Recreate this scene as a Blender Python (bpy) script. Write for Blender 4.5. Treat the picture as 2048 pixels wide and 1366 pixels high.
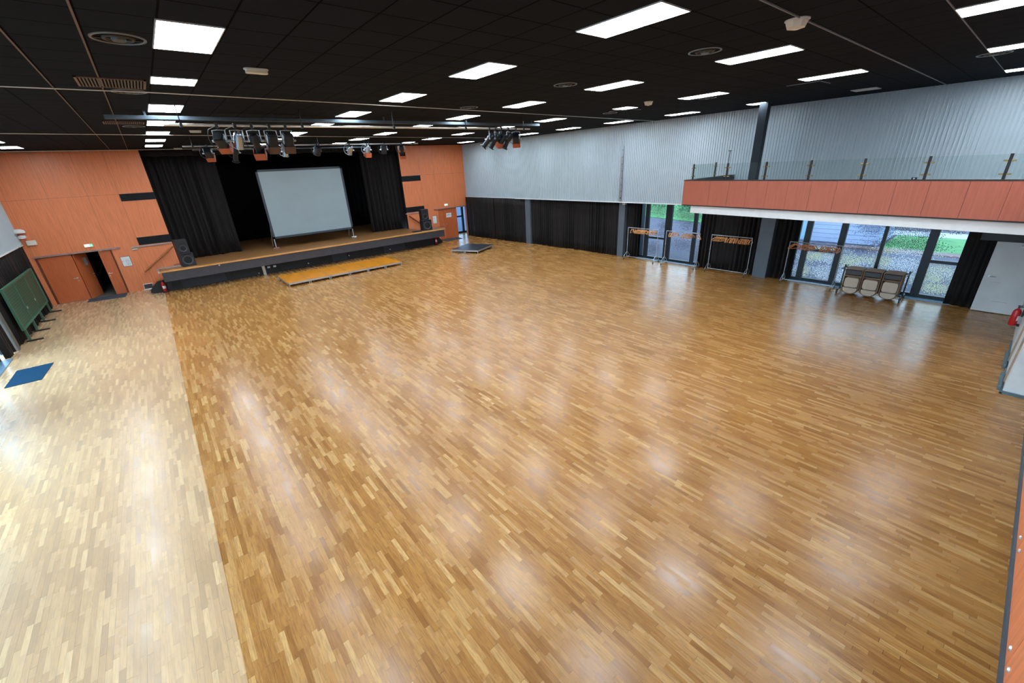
import bpy, bmesh, math, random
from mathutils import Vector, Matrix
S = bpy.context.scene
for o in list(bpy.data.objects):
    bpy.data.objects.remove(o)
PI = math.pi
# ---------------------------------------------------------------- camera
cam = bpy.data.cameras.new('camera'); co = bpy.data.objects.new('camera', cam); S.collection.objects.link(co)
CX, CY, CZ = ((0.763762, -0.643579, -0.049728), (-0.289532, -0.272706, -0.917498), (0.576922, 0.715148, -0.394619))
co.matrix_world = Matrix(((CX[0], -CY[0], -CZ[0], 0), (CX[1], -CY[1], -CZ[1], 0), (CX[2], -CY[2], -CZ[2], 4.9), (0, 0, 0, 1)))
cam.sensor_width = 36; cam.lens = 822.73 / 2048 * 36; cam.clip_end = 300; cam.clip_start = 0.05
S.camera = co
# ---------------------------------------------------------------- world, exposure
S.view_settings.view_transform = 'Standard'; S.view_settings.look = 'None'
S.view_settings.gamma = 1; S.view_settings.use_curve_mapping = False
S.view_settings.exposure = 0.0
SKY_LEFT, SKY_RIGHT = 12.0, 3.6
W = bpy.data.worlds.new('overcast_sky'); S.world = W; W.use_nodes = True
nt = W.node_tree; bg = nt.nodes['Background']
tc = nt.nodes.new('ShaderNodeTexCoord'); sx = nt.nodes.new('ShaderNodeSeparateXYZ'); mr = nt.nodes.new('ShaderNodeMapRange')
nt.links.new(tc.outputs['Generated'], sx.inputs[0]); nt.links.new(sx.outputs[0], mr.inputs[0])
mr.inputs[1].default_value = -0.8; mr.inputs[2].default_value = -0.05; mr.inputs[3].default_value = SKY_LEFT; mr.inputs[4].default_value = SKY_RIGHT   # thin cloud, sun side is -X
nt.links.new(mr.outputs[0], bg.inputs[1]); bg.inputs[0].default_value = (0.62, 0.82, 1.0, 1)
LAMP = 34.5          # emission strength of the ceiling panels
LAMP_COL = (0.82, 0.92, 1.0)
def portal(name, loc, rot, sx, sy):
    l = bpy.data.lights.new(name, 'AREA'); l.shape = 'RECTANGLE'; l.size = sx; l.size_y = sy
    l.cycles.is_portal = True
    o = bpy.data.objects.new(name, l); S.collection.objects.link(o); o.location = loc; o.rotation_euler = rot
portal('daylight_portal', (-5.15, 8.2, 1.37), (0, -PI/2, 0), 2.74, 22.4)
portal('daylight_portal', (19.35, 10.9, 1.45), (0, PI/2, 0), 2.9, 3.3)
portal('daylight_portal', (19.35, 3.15, 1.45), (0, PI/2, 0), 2.9, 4.7)
# ---------------------------------------------------------------- helpers
COL = S.collection
rnd = random.Random(7)
def lin(c):
    return tuple(((v/255)/12.92 if v/255 <= 0.04045 else ((v/255+0.055)/1.055)**2.4) for v in c)
class NB:
    def __init__(s, name):
        s.m = bpy.data.materials.new(name); s.m.use_nodes = True; s.t = s.m.node_tree
        s.p = s.t.nodes['Principled BSDF']
    def n(s, typ, **kw):
        x = s.t.nodes.new(typ)
        for k, v in kw.items(): setattr(x, k, v)
        return x
    def l(s, a, b): s.t.links.new(a, b)
    def math(s, op, a, b=None, c=None, clamp=False):
        x = s.n('ShaderNodeMath', operation=op, use_clamp=clamp)
        for i, v in enumerate((a, b, c)):
            if v is None: continue
            if isinstance(v, (int, float)): x.inputs[i].default_value = v
            else: s.l(v, x.inputs[i])
        return x.outputs[0]
    def mix(s, f, a, b, typ='MIX'):
        x = s.n('ShaderNodeMix', data_type='RGBA', blend_type=typ)
        for i, v in ((0, f), (6, a), (7, b)):
            if isinstance(v, (int, float)): x.inputs[i].default_value = v
            elif isinstance(v, tuple): x.inputs[i].default_value = (*v, 1) if len(v) == 3 else v
            else: s.l(v, x.inputs[i])
        return x.outputs[2]
    def noise(s, vec, scale, detail=2, rough=0.5):
        x = s.n('ShaderNodeTexNoise'); x.inputs['Scale'].default_value = scale
        x.inputs['Detail'].default_value = detail; x.inputs['Roughness'].default_value = rough
        s.l(vec, x.inputs['Vector']); return x.outputs['Fac']
    def ramp(s, f, stops):
        x = s.n('ShaderNodeValToRGB'); e = x.color_ramp.elements
        while len(e) < len(stops): e.new(0.5)
        for i, (p, c) in enumerate(stops): e[i].position = p; e[i].color = (*c, 1)
        s.l(f, x.inputs[0]); return x.outputs[0]
    def coord(s, scale=(1, 1, 1)):
        c = s.n('ShaderNodeTexCoord'); m = s.n('ShaderNodeMapping'); m.inputs['Scale'].default_value = scale
        s.l(c.outputs['Object'], m.inputs['Vector']); return m.outputs[0]
    def bump(s, h, strength=0.3, dist=0.01):
        x = s.n('ShaderNodeBump'); x.inputs['Strength'].default_value = strength; x.inputs['Distance'].default_value = dist
        s.l(h, x.inputs['Height']); s.l(x.outputs[0], s.p.inputs['Normal'])
def mat(name, c, rough=0.5, metal=0.0, var=0.12, scale=6.0, spec=0.5, stretch=(1, 1, 1), bump=0.0):
    b = NB(name); v = b.coord(stretch); f = b.noise(v, scale, 3)
    base = lin(c); dark = tuple(x*(1-var) for x in base); light = tuple(min(1, x*(1+var)) for x in base)
    b.l(b.ramp(f, [(0.3, dark), (0.7, light)]), b.p.inputs['Base Color'])
    b.p.inputs['Roughness'].default_value = rough; b.p.inputs['Metallic'].default_value = metal
    b.p.inputs['Specular IOR Level'].default_value = spec
    if bump: b.bump(f, bump, 0.005)
    return b.m
def emis(name, c, strength):
    b = NB(name); b.p.inputs['Base Color'].default_value = (*c, 1)
    b.p.inputs['Emission Color'].default_value = (*c, 1); b.p.inputs['Emission Strength'].default_value = strength
    return b.m
M = {}
# oak strip floor: narrow strips along Y, each with its own tone; paler strip of floor left of x = -0.67
def floor_mat():
    b = NB('oak_strip_floor'); c = b.n('ShaderNodeTexCoord'); sp = b.n('ShaderNodeSeparateXYZ'); b.l(c.outputs['Object'], sp.inputs[0])
    x, y = sp.outputs[0], sp.outputs[1]
    u = b.math('DIVIDE', x, 0.06); row = b.math('FLOOR', u)
    w1 = b.n('ShaderNodeTexWhiteNoise', noise_dimensions='1D'); b.l(row, w1.inputs['W'])
    v = b.math('DIVIDE', b.math('MULTIPLY_ADD', w1.outputs['Value'], 7.31, y), 0.46); colm = b.math('FLOOR', v)
    cb = b.n('ShaderNodeCombineXYZ'); b.l(row, cb.inputs[0]); b.l(colm, cb.inputs[1])
    w2 = b.n('ShaderNodeTexWhiteNoise', noise_dimensions='3D'); b.l(cb.outputs[0], w2.inputs['Vector'])
    rn = w2.outputs['Value']
    col = b.ramp(rn, [(0.0, lin((152, 102, 50))), (0.16, lin((171, 118, 60))), (0.5, lin((183, 130, 68))), (0.8, lin((193, 142, 79))), (0.93, lin((202, 154, 90))), (1.0, lin((214, 169, 106)))])
    # grain
    mp = b.n('ShaderNodeMapping'); mp.inputs['Scale'].default_value = (60, 5, 1)
    ad = b.n('ShaderNodeVectorMath', operation='ADD'); sc = b.n('ShaderNodeVectorMath', operation='SCALE'); sc.inputs[3].default_value = 9.0
    b.l(w2.outputs['Color'], sc.inputs[0]); b.l(c.outputs['Object'], ad.inputs[0]); b.l(sc.outputs[0], ad.inputs[1]); b.l(ad.outputs[0], mp.inputs['Vector'])
    g = b.noise(mp.outputs[0], 1.0, 4, 0.6)
    col = b.mix(b.math('MULTIPLY', b.math('SUBTRACT', g, 0.42, clamp=True), 2.2, clamp=True), col, lin((118, 76, 42)))
    # wear at room scale
    d = b.noise(c.outputs['Object'], 0.5, 5, 0.6)
    col = b.mix(b.math('MULTIPLY', b.math('SUBTRACT', d, 0.5, clamp=True), 1.2, clamp=True), col, lin((156, 106, 56)))
    # paler sanded field along the left wall
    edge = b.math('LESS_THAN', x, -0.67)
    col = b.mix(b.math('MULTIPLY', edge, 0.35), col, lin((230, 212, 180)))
    # joints
    fu = b.math('FRACT', u); fv = b.math('FRACT', v)
    j = b.math('MAXIMUM', b.math('LESS_THAN', fu, 0.035), b.math('LESS_THAN', fv, 0.008))
    wide = b.math('GREATER_THAN', w1.outputs['Value'], 0.6)
    col = b.mix(b.math('MULTIPLY', j, b.math('MULTIPLY_ADD', wide, 0.45, 0.3)), col, lin((52, 32, 18)))
    # the odd dark stain
    st = b.noise(c.outputs['Object'], 2.3, 2)
    col = b.mix(b.math('MULTIPLY', b.math('GREATER_THAN', st, 0.765), 0.5), col, lin((96, 76, 58)))
    b.l(col, b.p.inputs['Base Color'])
    r = b.math('MULTIPLY_ADD', rn, 0.10, b.math('MULTIPLY_ADD', d, 0.24, 0.09))
    b.l(r, b.p.inputs['Roughness']); b.p.inputs['Specular IOR Level'].default_value = 0.5
    b.bump(b.math('ADD', b.math('MULTIPLY', rn, 0.6), b.math('MULTIPLY', j, -1.0)), 0.10, 0.004)
    return b.m
M['floor'] = floor_mat()
def ceil_mat():
    b = NB('black_ceiling_tiles'); c = b.n('ShaderNodeTexCoord'); sp = b.n('ShaderNodeSeparateXYZ'); b.l(c.outputs['Object'], sp.inputs[0])
    fx = b.math('FRACT', b.math('DIVIDE', b.math('ADD', sp.outputs[0], 60.03 - 0.006), 0.6)); fy = b.math('FRACT', b.math('DIVIDE', b.math('ADD', sp.outputs[1], 60 - 0.04 + 0.006), 0.6))
    j = b.math('MAXIMUM', b.math('LESS_THAN', fx, 0.034), b.math('LESS_THAN', fy, 0.034))
    n1 = b.noise(c.outputs['Object'], 160, 2)
    cx = b.n('ShaderNodeCombineXYZ'); b.l(b.math('FLOOR', b.math('DIVIDE', b.math('ADD', sp.outputs[0], 60.03), 0.6)), cx.inputs[0]); b.l(b.math('FLOOR', b.math('DIVIDE', b.math('ADD', sp.outputs[1], 59.96), 0.6)), cx.inputs[1])
    w = b.n('ShaderNodeTexWhiteNoise', noise_dimensions='3D'); b.l(cx.outputs[0], w.inputs['Vector'])
    base = b.mix(n1, lin((24, 27, 32)), lin((40, 45, 51)))
    base = b.mix(b.math('MULTIPLY', w.outputs['Value'], 0.25), base, lin((20, 24, 29)))
    b.l(b.mix(j, base, lin((2, 2, 2))), b.p.inputs['Base Color'])
    b.p.inputs['Roughness'].default_value = 0.9; b.p.inputs['Specular IOR Level'].default_value = 0.04
    return b.m
M['ceil'] = ceil_mat()
M['orange'] = mat('terracotta_wood_laminate', (226, 134, 90), 0.38, var=0.13, scale=3.0, stretch=(14, 14, 0.5), spec=0.4)
M['balcony'] = mat('terracotta_laminate_dimmed', (172, 97, 76), 0.36, var=0.1, scale=3.0, stretch=(14, 14, 0.5), spec=0.4)  # wall laminate again, darkened in colour to offset strong light on the balcony
M['orange_door'] = mat('terracotta_door_laminate', (196, 104, 62), 0.34, var=0.13, scale=3.0, stretch=(14, 14, 0.5), spec=0.4)
M['slat'] = mat('pale_grey_metal_cladding', (176, 189, 197), 0.36, var=0.03, scale=1.5, spec=0.5)
M['white'] = mat('white_paint', (222, 226, 228), 0.45, var=0.04)
M['offwhite'] = mat('off_white_plastic', (226, 220, 204), 0.4, var=0.04)
M['scuff'] = mat('scuffed_white_door_paint', (206, 210, 212), 0.4, var=0.06, scale=2.2)
M['grey'] = mat('grey_pillar_paint', (84, 95, 105), 0.5, var=0.05)
M['darkgrey'] = mat('dark_grey_fascia_board', (62, 62, 68), 0.4, var=0.1, scale=4)
M['blackp'] = mat('black_painted_board', (24, 25, 29), 0.5, var=0.2)
M['blacki'] = mat('black_stage_masking', (12, 12, 14), 0.9, var=0.2, spec=0.1)
M['velvet'] = mat('black_velvet_curtain', (12, 9, 10), 0.7, var=0.3, scale=3, spec=0.3, stretch=(1, 1, 0.3))
_v = M['velvet'].node_tree.nodes['Principled BSDF']; _v.inputs['Sheen Weight'].default_value = 0.08; _v.inputs['Sheen Tint'].default_value = (0.75, 0.6, 0.55, 1)
M['frame'] = mat('anthracite_window_frame', (16, 28, 36), 0.4, var=0.08, metal=0.3)
M['column'] = mat('dark_steel_column_paint', (40, 50, 60), 0.8, var=0.08)
M['alu'] = mat('brushed_aluminium', (196, 202, 208), 0.3, metal=0.8, var=0.06)
M['galv'] = mat('galvanised_steel_tube', (170, 180, 190), 0.32, metal=0.8, var=0.08)
M['steelw'] = mat('bright_steel_pipe', (225, 222, 215), 0.3, metal=0.6, var=0.05)
M['steeld'] = mat('grey_steel_beam', (62, 75, 86), 0.8, metal=0.0, var=0.1)
M['lampbk'] = mat('black_lamp_housing', (30, 38, 46), 0.35, metal=0.4, var=0.15)
M['lampsl'] = mat('polished_lamp_can', (170, 180, 190), 0.25, metal=0.9, var=0.1)
M['gel'] = mat('rust_brown_gel_frame', (168, 84, 52), 0.5, var=0.1)
M['gel2'] = mat('dark_brown_gel_frame', (82, 58, 46), 0.5, var=0.1)
M['screen'] = mat('grey_projection_fabric', (140, 156, 162), 0.7, var=0.03, scale=1.0)
M['scrframe'] = mat('dark_screen_border', (52, 62, 72), 0.5, var=0.08)
M['oakdeck'] = mat('worn_stage_boards', (142, 100, 60), 0.42, var=0.3, scale=5, stretch=(0.6, 9, 1))
M['oakedge'] = mat('light_oak_stage_nosing', (206, 148, 84), 0.35, var=0.1, scale=4, stretch=(0.6, 6, 1))
M['amber'] = mat('amber_varnished_ply', (206, 130, 16), 0.3, var=0.12, scale=3)
M['blackdeck'] = mat('black_phenolic_deck', (42, 50, 60), 0.35, var=0.12)
M['spk'] = mat('black_speaker_cabinet', (24, 28, 34), 0.5, var=0.12)
M['cone'] = mat('grey_speaker_cone', (56, 60, 66), 0.5, var=0.1)
M['wood'] = mat('light_wooden_rail', (178, 112, 60), 0.4, var=0.12, stretch=(3, 3, 3))
M['wooddk'] = mat('brown_wooden_rail', (112, 56, 34), 0.45, var=0.12)
M['hanger'] = mat('beech_hanger_wood', (232, 168, 106), 0.4, var=0.15)
M['hanger2'] = mat('orange_beech_hanger_wood', (214, 134, 74), 0.4, var=0.15)
M['chairtan'] = mat('taupe_moulded_plastic', (190, 174, 156), 0.4, var=0.05)
M['chairfr'] = mat('bronze_brown_steel_frame', (140, 114, 94), 0.4, metal=0.4, var=0.08)
M['chairdk'] = mat('dark_chair_slat', (58, 60, 64), 0.45, var=0.08)
M['mat'] = mat('charcoal_door_mat', (62, 74, 88), 0.85, var=0.15, scale=30)
M['matblue'] = mat('slate_blue_door_mat', (14, 54, 80), 0.95, var=0.15, scale=40, spec=0.1)
M['green'] = mat('green_perforated_panel', (30, 96, 80), 0.45, var=0.12)
M['greenfr'] = mat('pale_green_metal_frame', (66, 112, 92), 0.45, var=0.1)
M['darkhole'] = mat('dark_hole', (14, 34, 32), 0.7)
M['red'] = mat('fire_extinguisher_red', (190, 26, 34), 0.28, var=0.06)
M['olive'] = mat('brass_glass_clamp', (150, 130, 84), 0.35, metal=0.5, var=0.08)
M['pinkred'] = mat('worn_red_clamp_foot', (150, 92, 96), 0.5, var=0.15)
M['sill'] = mat('blue_grey_aluminium_sill', (120, 156, 182), 0.35, metal=0.3, var=0.06)
M['kick'] = mat('grey_protective_plate', (96, 120, 130), 0.4, metal=0.3, var=0.08)
M['paper'] = mat('white_paper', (228, 232, 234), 0.7, var=0.02)
M['ink'] = mat('blue_grey_ink', (80, 96, 140), 0.7, var=0.02)
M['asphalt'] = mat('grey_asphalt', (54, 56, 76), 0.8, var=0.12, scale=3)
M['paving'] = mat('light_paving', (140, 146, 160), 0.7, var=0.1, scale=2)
M['lawn'] = mat('lawn_green', (54, 112, 62), 0.9, var=0.3, scale=2.5)
M['soil'] = mat('brown_planting_bed', (96, 80, 84), 0.9, var=0.3, scale=3)
M['hedge'] = mat('hedge_leaves', (58, 106, 72), 0.9, var=0.5, scale=7)
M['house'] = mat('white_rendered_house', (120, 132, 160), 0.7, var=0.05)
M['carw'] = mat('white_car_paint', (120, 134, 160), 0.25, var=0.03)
M['cardk'] = mat('dark_car_glass', (36, 44, 56), 0.2, var=0.05)
M['dotdark'] = mat('film_dots_silhouette_tone', (58, 44, 56), 0.6, var=0.05)  # dot film against the bright outdoors, its silhouette painted as dark colour
M['exitg'] = emis('exit_green', (0.02, 0.62, 0.2), 1.3)
M['exitw'] = emis('exit_white', (0.85, 1.0, 0.9), 1.1)
M['panel'] = emis('led_panel', LAMP_COL, LAMP)
M['offpanel'] = mat('unlit_panel_diffuser', (214, 208, 200), 0.5, var=0.02)
def dots_white():
    b = NB('film_dots_lit_tone'); tr = b.n('ShaderNodeBsdfTranslucent'); df = b.n('ShaderNodeBsdfDiffuse'); mx = b.n('ShaderNodeMixShader')
    c = b.noise(b.coord(), 0.9, 1)
    cc = b.ramp(c, [(0.42, lin((240, 244, 250))), (0.56, lin((240, 240, 190)))])  # same film catching light: the reflections are painted in as white and yellow
    b.l(cc, tr.inputs[0]); b.l(cc, df.inputs[0]); mx.inputs[0].default_value = 0.5
    b.l(tr.outputs[0], mx.inputs[1]); b.l(df.outputs[0], mx.inputs[2]); b.l(mx.outputs[0], b.t.nodes['Material Output'].inputs[0]); return b.m
M['dotwhite'] = dots_white()
def glass(name, tint, base=0.05):
    b = NB(name); tr = b.n('ShaderNodeBsdfTransparent'); tr.inputs[0].default_value = (*tint, 1)
    gl = b.n('ShaderNodeBsdfGlossy'); gl.inputs['Roughness'].default_value = 0.02
    fr = b.n('ShaderNodeFresnel'); fr.inputs[0].default_value = 1.45; mx = b.n('ShaderNodeMixShader')
    ge = b.n('ShaderNodeNewGeometry'); b.l(b.math('MULTIPLY', b.math('ADD', fr.outputs[0], base - 0.04, clamp=True), b.math('SUBTRACT', 1.0, ge.outputs['Backfacing'])), mx.inputs[0]); b.l(tr.outputs[0], mx.inputs[1]); b.l(gl.outputs[0], mx.inputs[2])
    b.l(mx.outputs[0], b.t.nodes['Material Output'].inputs[0]); return b.m
M['glass'] = glass('window_glass', (0.90, 0.965, 0.99))
M['railglass'] = glass('greenish_rail_glass', (0.93, 0.965, 0.96), 0.06)

class B:
    """collects shapes into one bmesh"""
    def __init__(s): s.b = bmesh.new()
    def box(s, x0, x1, y0, y1, z0, z1, bev=0.0, mtx=None):
        r = bmesh.ops.create_cube(s.b, size=1)
        vs = r['verts']
        bmesh.ops.scale(s.b, vec=(x1-x0, y1-y0, z1-z0), verts=vs)
        bmesh.ops.translate(s.b, vec=((x0+x1)/2, (y0+y1)/2, (z0+z1)/2), verts=vs)
        if bev:
            es = list({e for v in vs for e in v.link_edges})
            rr = bmesh.ops.bevel(s.b, geom=es, offset=bev, segments=2, affect='EDGES', profile=0.5)
            vs = list({v for f in rr['faces'] for v in f.verts} | {v for v in vs if v.is_valid})
        if mtx: bmesh.ops.transform(s.b, matrix=mtx, verts=vs)
        return s
    def cyl(s, p0, p1, r0, r1=None, seg=12, caps=True):
        r1 = r0 if r1 is None else r1
        p0, p1 = Vector(p0), Vector(p1); d = p1-p0; L = d.length
        if L < 1e-6: return s
        q = d.to_track_quat('Z', 'Y').to_matrix().to_4x4(); q.translation = (p0+p1)/2
        bmesh.ops.create_cone(s.b, cap_ends=caps, segments=seg, radius1=r0, radius2=r1, depth=L, matrix=q)
        return s
    def tube(s, pts, r, seg=8):
        """smooth-jointed tube along points"""
        pts = [Vector(p) for p in pts]; rings = []
        n = len(pts); up = None
        for i, p in enumerate(pts):
            d = (pts[min(i+1, n-1)] - pts[max(i-1, 0)]).normalized()
            if up is None: up = d.orthogonal().normalized()
            up = (up - d*up.dot(d)); up = up.normalized() if up.length > 1e-5 else d.orthogonal().normalized()
            w = d.cross(up)
            rings.append([s.b.verts.new(p + (up*math.cos(a)+w*math.sin(a))*r) for a in [2*PI*k/seg for k in range(seg)]])
        for a, c in zip(rings, rings[1:]):
            for k in range(seg): s.b.faces.new((a[k], a[(k+1) % seg], c[(k+1) % seg], c[k]))
        s.b.faces.new(rings[0][::-1]); s.b.faces.new(rings[-1])
        return s
    def lathe(s, prof, seg=24, mtx=None):
        rings = []
        for r, z in prof:
            rings.append([s.b.verts.new((r*math.cos(2*PI*k/seg), r*math.sin(2*PI*k/seg), z)) for k in range(seg)])
        for a, c in zip(rings, rings[1:]):
            for k in range(seg): s.b.faces.new((a[k], a[(k+1) % seg], c[(k+1) % seg], c[k]))
        if prof[0][0] > 1e-4: s.b.faces.new(rings[0][::-1])
        if prof[-1][0] > 1e-4: s.b.faces.new(rings[-1])
        if mtx: bmesh.ops.transform(s.b, matrix=mtx, verts=[v for r in rings for v in r])
        return s
    def prism(s, poly, h0, h1, plane='XY', mtx=None):
        """extrude polygon; plane XY (h along z), XZ (h along y), YZ (h along x)"""
        def P(a, c, h): return {'XY': (a, c, h), 'XZ': (a, h, c), 'YZ': (h, a, c)}[plane]
        v0 = [s.b.verts.new(P(a, c, h0)) for a, c in poly]; v1 = [s.b.verts.new(P(a, c, h1)) for a, c in poly]
        n = len(poly); s.b.faces.new(v0[::-1]); s.b.faces.new(v1)
        for k in range(n): s.b.faces.new((v0[k], v0[(k+1) % n], v1[(k+1) % n], v1[k]))
        if mtx: bmesh.ops.transform(s.b, matrix=mtx, verts=v0+v1)
        return s
    def obj(s, name, m, parent=None, smooth=False, loc=None, rot=None):
        bmesh.ops.recalc_face_normals(s.b, faces=s.b.faces)
        me = bpy.data.meshes.new(name); s.b.to_mesh(me); s.b.free()
        me.materials.append(m if not isinstance(m, str) else M[m])
        if smooth:
            for p in me.polygons: p.use_smooth = True
            me.set_sharp_from_angle(angle=math.radians(40))
        o = bpy.data.objects.new(name, me); COL.objects.link(o)
        if parent is not None: o.parent = parent
        if loc: o.location = loc
        if rot: o.rotation_euler = rot
        return o
def rb(w, h, r, n=5):
    """rounded rectangle polygon centred on 0"""
    out = []
    for cx, cy, a0 in ((w/2-r, h/2-r, 0), (-w/2+r, h/2-r, PI/2), (-w/2+r, -h/2+r, PI), (w/2-r, -h/2+r, 1.5*PI)):
        for k in range(n+1):
            a = a0 + PI/2*k/n; out.append((cx+r*math.cos(a), cy+r*math.sin(a)))
    return out
def thing(name, label, cat, loc=(0, 0, 0), rotz=0, group=None):
    o = bpy.data.objects.new(name, None); COL.objects.link(o); o.location = loc; o.rotation_euler = (0, 0, rotz)
    o.empty_display_size = 0.2
    return tag(o, label, cat, group)
def tag(o, label, cat, group=None, kind=None):
    o['label'] = label; o['category'] = cat
    if group: o['group'] = group
    if kind: o['kind'] = kind
    return o
def struct(o): o['kind'] = 'structure'; return o
def kids(o): return [c for c in bpy.data.objects if c.parent == o]
TREE = {}
def dup(root, loc, rotz=0, label=None, group=None):
    r = root.copy(); COL.objects.link(r); r.location = loc; r.rotation_euler = (0, 0, rotz)
    if label: r['label'] = label
    if group: r['group'] = group
    if root not in TREE: TREE[root] = [(c, kids(c)) for c in kids(root)]
    for c, gs in TREE[root]:
        d = c.copy(); COL.objects.link(d); d.parent = r
        for g in gs:
            e = g.copy(); COL.objects.link(e); e.parent = d
    return r
ORD = 'first second third fourth fifth sixth seventh eighth ninth tenth eleventh twelfth thirteenth fourteenth fifteenth sixteenth seventeenth eighteenth nineteenth twentieth'.split()
def ordn(i): return ORD[i] if i < 20 else 'twenty-' + ORD[i-20] if i < 29 else 'thirtieth' if i == 29 else 'thirty-' + ORD[i-30]

# ================================================================ THE SHELL
XL, XR, YS, H = -4.75, 18.6, 27.6, 6.4
b = B(); b.box(-5.1, 19.6, -6, YS, -0.12, 0); b.box(15.9, 19.6, YS, 29.1, -0.12, 0); b.box(-3.5, -2.4, YS, 30, -0.12, 0)
struct(b.obj('floor', 'floor'))
b = B(); b.box(XL-0.4, XR+0.9, -6, YS+0.3, H, H+0.2); struct(b.obj('ceiling', 'ceil'))
# pale-metal ceiling T-profiles that show lighter than the rest
for nm, a in (('trim_1', (-0.642, -0.624, -6, YS, 6.392, 6.4)), ('trim_2', (-0.042, -0.022, -6, YS, 6.392, 6.4)), ('trim_3', (3, XR, 2.432, 2.45, 6.385, 6.4)), ('trim_4', (6, 16.6, 1.232, 1.246, 6.39, 6.4))):
    o = B().box(*a).obj(nm, mat('light_ceiling_profile_' + nm[-1], (104, 82, 74) if nm in ('trim_1', 'trim_2') else (120, 126, 132), 0.6)); struct(o)

def ribs(x, y0, y1, z0, z1, sgn, name):
    """trapezoidal metal cladding with vertical ribs, 0.1 m pitch; sgn = direction it faces"""
    b = B(); pts = []; y = y0; p = 0.1
    while y < y1 - 1e-6:
        pts += [(y, 0), (y+0.064, 0), (y+0.072, 0.03), (y+0.092, 0.03)]; y += p
    pts.append((y1, 0))
    lo = [b.b.verts.new((x + sgn*d, yy, z0)) for yy, d in pts]; hi = [b.b.verts.new((x + sgn*d, yy, z1)) for yy, d in pts]
    for k in range(len(pts)-1): b.b.faces.new((lo[k], lo[k+1], hi[k+1], hi[k]))
    b.box(min(x-sgn*0.02, x-sgn*0.35), max(x-sgn*0.02, x-sgn*0.35), y0, y1, z0, z1)
    b.box(min(x, x+sgn*0.03), max(x, x+sgn*0.03), y0, y1, z0-0.03, z0)
    return struct(b.obj(name, 'slat'))
ribs(XR, -6, YS, 2.86, H, -1, 'wall_right')
ribs(XL, -6, YS, 2.76, H, 1, 'wall_left')
struct(B().box(XR-0.05, XR-0.005, -6, YS, 2.82, 2.865).obj('trim_6', 'white')); struct(B().box(XL+0.005, XL+0.05, -6, YS, 2.72, 2.765).obj('trim_7', 'white'))
# lower right wall: dark masonry behind the curtains with openings for the two glazed bays
b = B(); XG = 19.2
segs = [(-6, 0.62), (5.5, 9.25), (12.6, 17.16), (17.24, 23.96), (24.04, YS)]
for y0, y1 in segs: b.box(XG+0.02, XG+0.3, y0, y1, 0, 2.9)
b.box(XR+0.03, XG+0.3, -6, YS, 2.87, 2.95)
b.box(18.66, XG+0.2, -0.75, 0.62, 2.14, 2.86)
struct(b.obj('wall_right_lower', 'blackp'))
# lower left wall: solid behind the curtains, glazing further down
b = B(); b.box(XL-0.4, XL-0.25, 20.3, YS, 0, 2.76); b.box(XL-0.4, XL-0.25, -6, -3, 0, 2.76); struct(b.obj('wall_left_lower', 'blackp'))
# rear wall under and above the gallery
b = B(); b.box(-5.2, 12.49, -6.2, -6, -0.1, H); b.box(-5.2, 19.6, -6.2, -6, 3.2, H); struct(b.obj('wall_back', 'white'))
b = B(); b.box(12.49, 18.9, -0.93, -0.73, 0, 3.2); b.box(12.49, 12.69, -6, -0.93, 0, 3.2); struct(b.obj('wall_near', 'white'))
b = B(); b.box(12.45, 12.49, -6, -0.69, 0, 0.06); b.box(12.45, 16.2, -0.73, -0.70, 0, 0.03); struct(b.obj('baseboard_near', 'kick'))
b = B()
b.box(12.9, 12.97, -0.73, -0.70, 0.1, 2.1); b.box(14.3, 14.37, -0.73, -0.70, 0.1, 2.1); b.box(12.9, 14.37, -0.73, -0.70, 2.1, 2.17)
struct(b.obj('trim_5', mat('grey_brown_door_lining', (150, 128, 112), 0.5)))

def panels(name, xs, zs, y, m='orange', holes=(), thick=0.02, parent=None):
    """flush boards with fine dark joints on a dark backing, all facing -Y"""
    b = B(); g = 0.003
    for x0, x1 in zip(xs, xs[1:]):
        zc_ = zs((x0+x1)/2)
        for z0, z1 in zip(zc_, zc_[1:]):
            cx, cz = (x0+x1)/2, (z0+z1)/2
            if any(h[0] < cx < h[1] and h[2] < cz < h[3] for h in holes): continue
            b.box(x0+g, x1-g, y, y+thick, z0+g, z1-g)
    return b.obj(name, m, parent)
# stage wall, left part (door opening -4.56..-2.04) and right part (opening 16.0..18.5)
zL = lambda x: [0, 2.17, 2.53, 4.22, 4.54, H] if x > -0.96 else [0, 2.13, 4.54, H] if x < -2.04 else [0, 4.54, H]
w = struct(panels('wall_stage_left', [XL, -4.56, -3.3, -2.04, -0.96, 0.33], zL, YS, holes=[(-4.56, -2.04, 0, 2.13), (-0.96, 0.33, 2.17, 2.53), (-0.96, 0.33, 4.22, 4.54)]))
w = struct(panels('wall_stage_right', [13.5, 14.9, 16.0, 17.5, 18.5, XR], lambda x: [0, 2.19, 2.53, 4.2, 4.54, H] if x < 14.9 else [0, 4.54, H] if x < 16.0 else [0, 2.16, 4.54, H], YS, holes=[(16.0, 18.5, 0, 2.16), (13.5, 14.9, 2.19, 2.53), (13.5, 14.9, 4.2, 4.54)]))
b = B()
b.box(-5.2, -4.58, YS+0.02, YS+0.25, 0, H); b.box(-2.02, 0.33, YS+0.02, YS+0.25, 0, H); b.box(-4.6, -2, YS+0.02, YS+0.25, 2.14, H)
b.box(13.5, 15.98, YS+0.02, YS+0.25, 0, H); b.box(15.9, 18.55, YS+0.02, YS+0.25, 2.17, H); b.box(18.52, 19.6, YS+0.02, YS+0.25, 0, H)
struct(b.obj('wall_stage_backing', 'blackp'))
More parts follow.
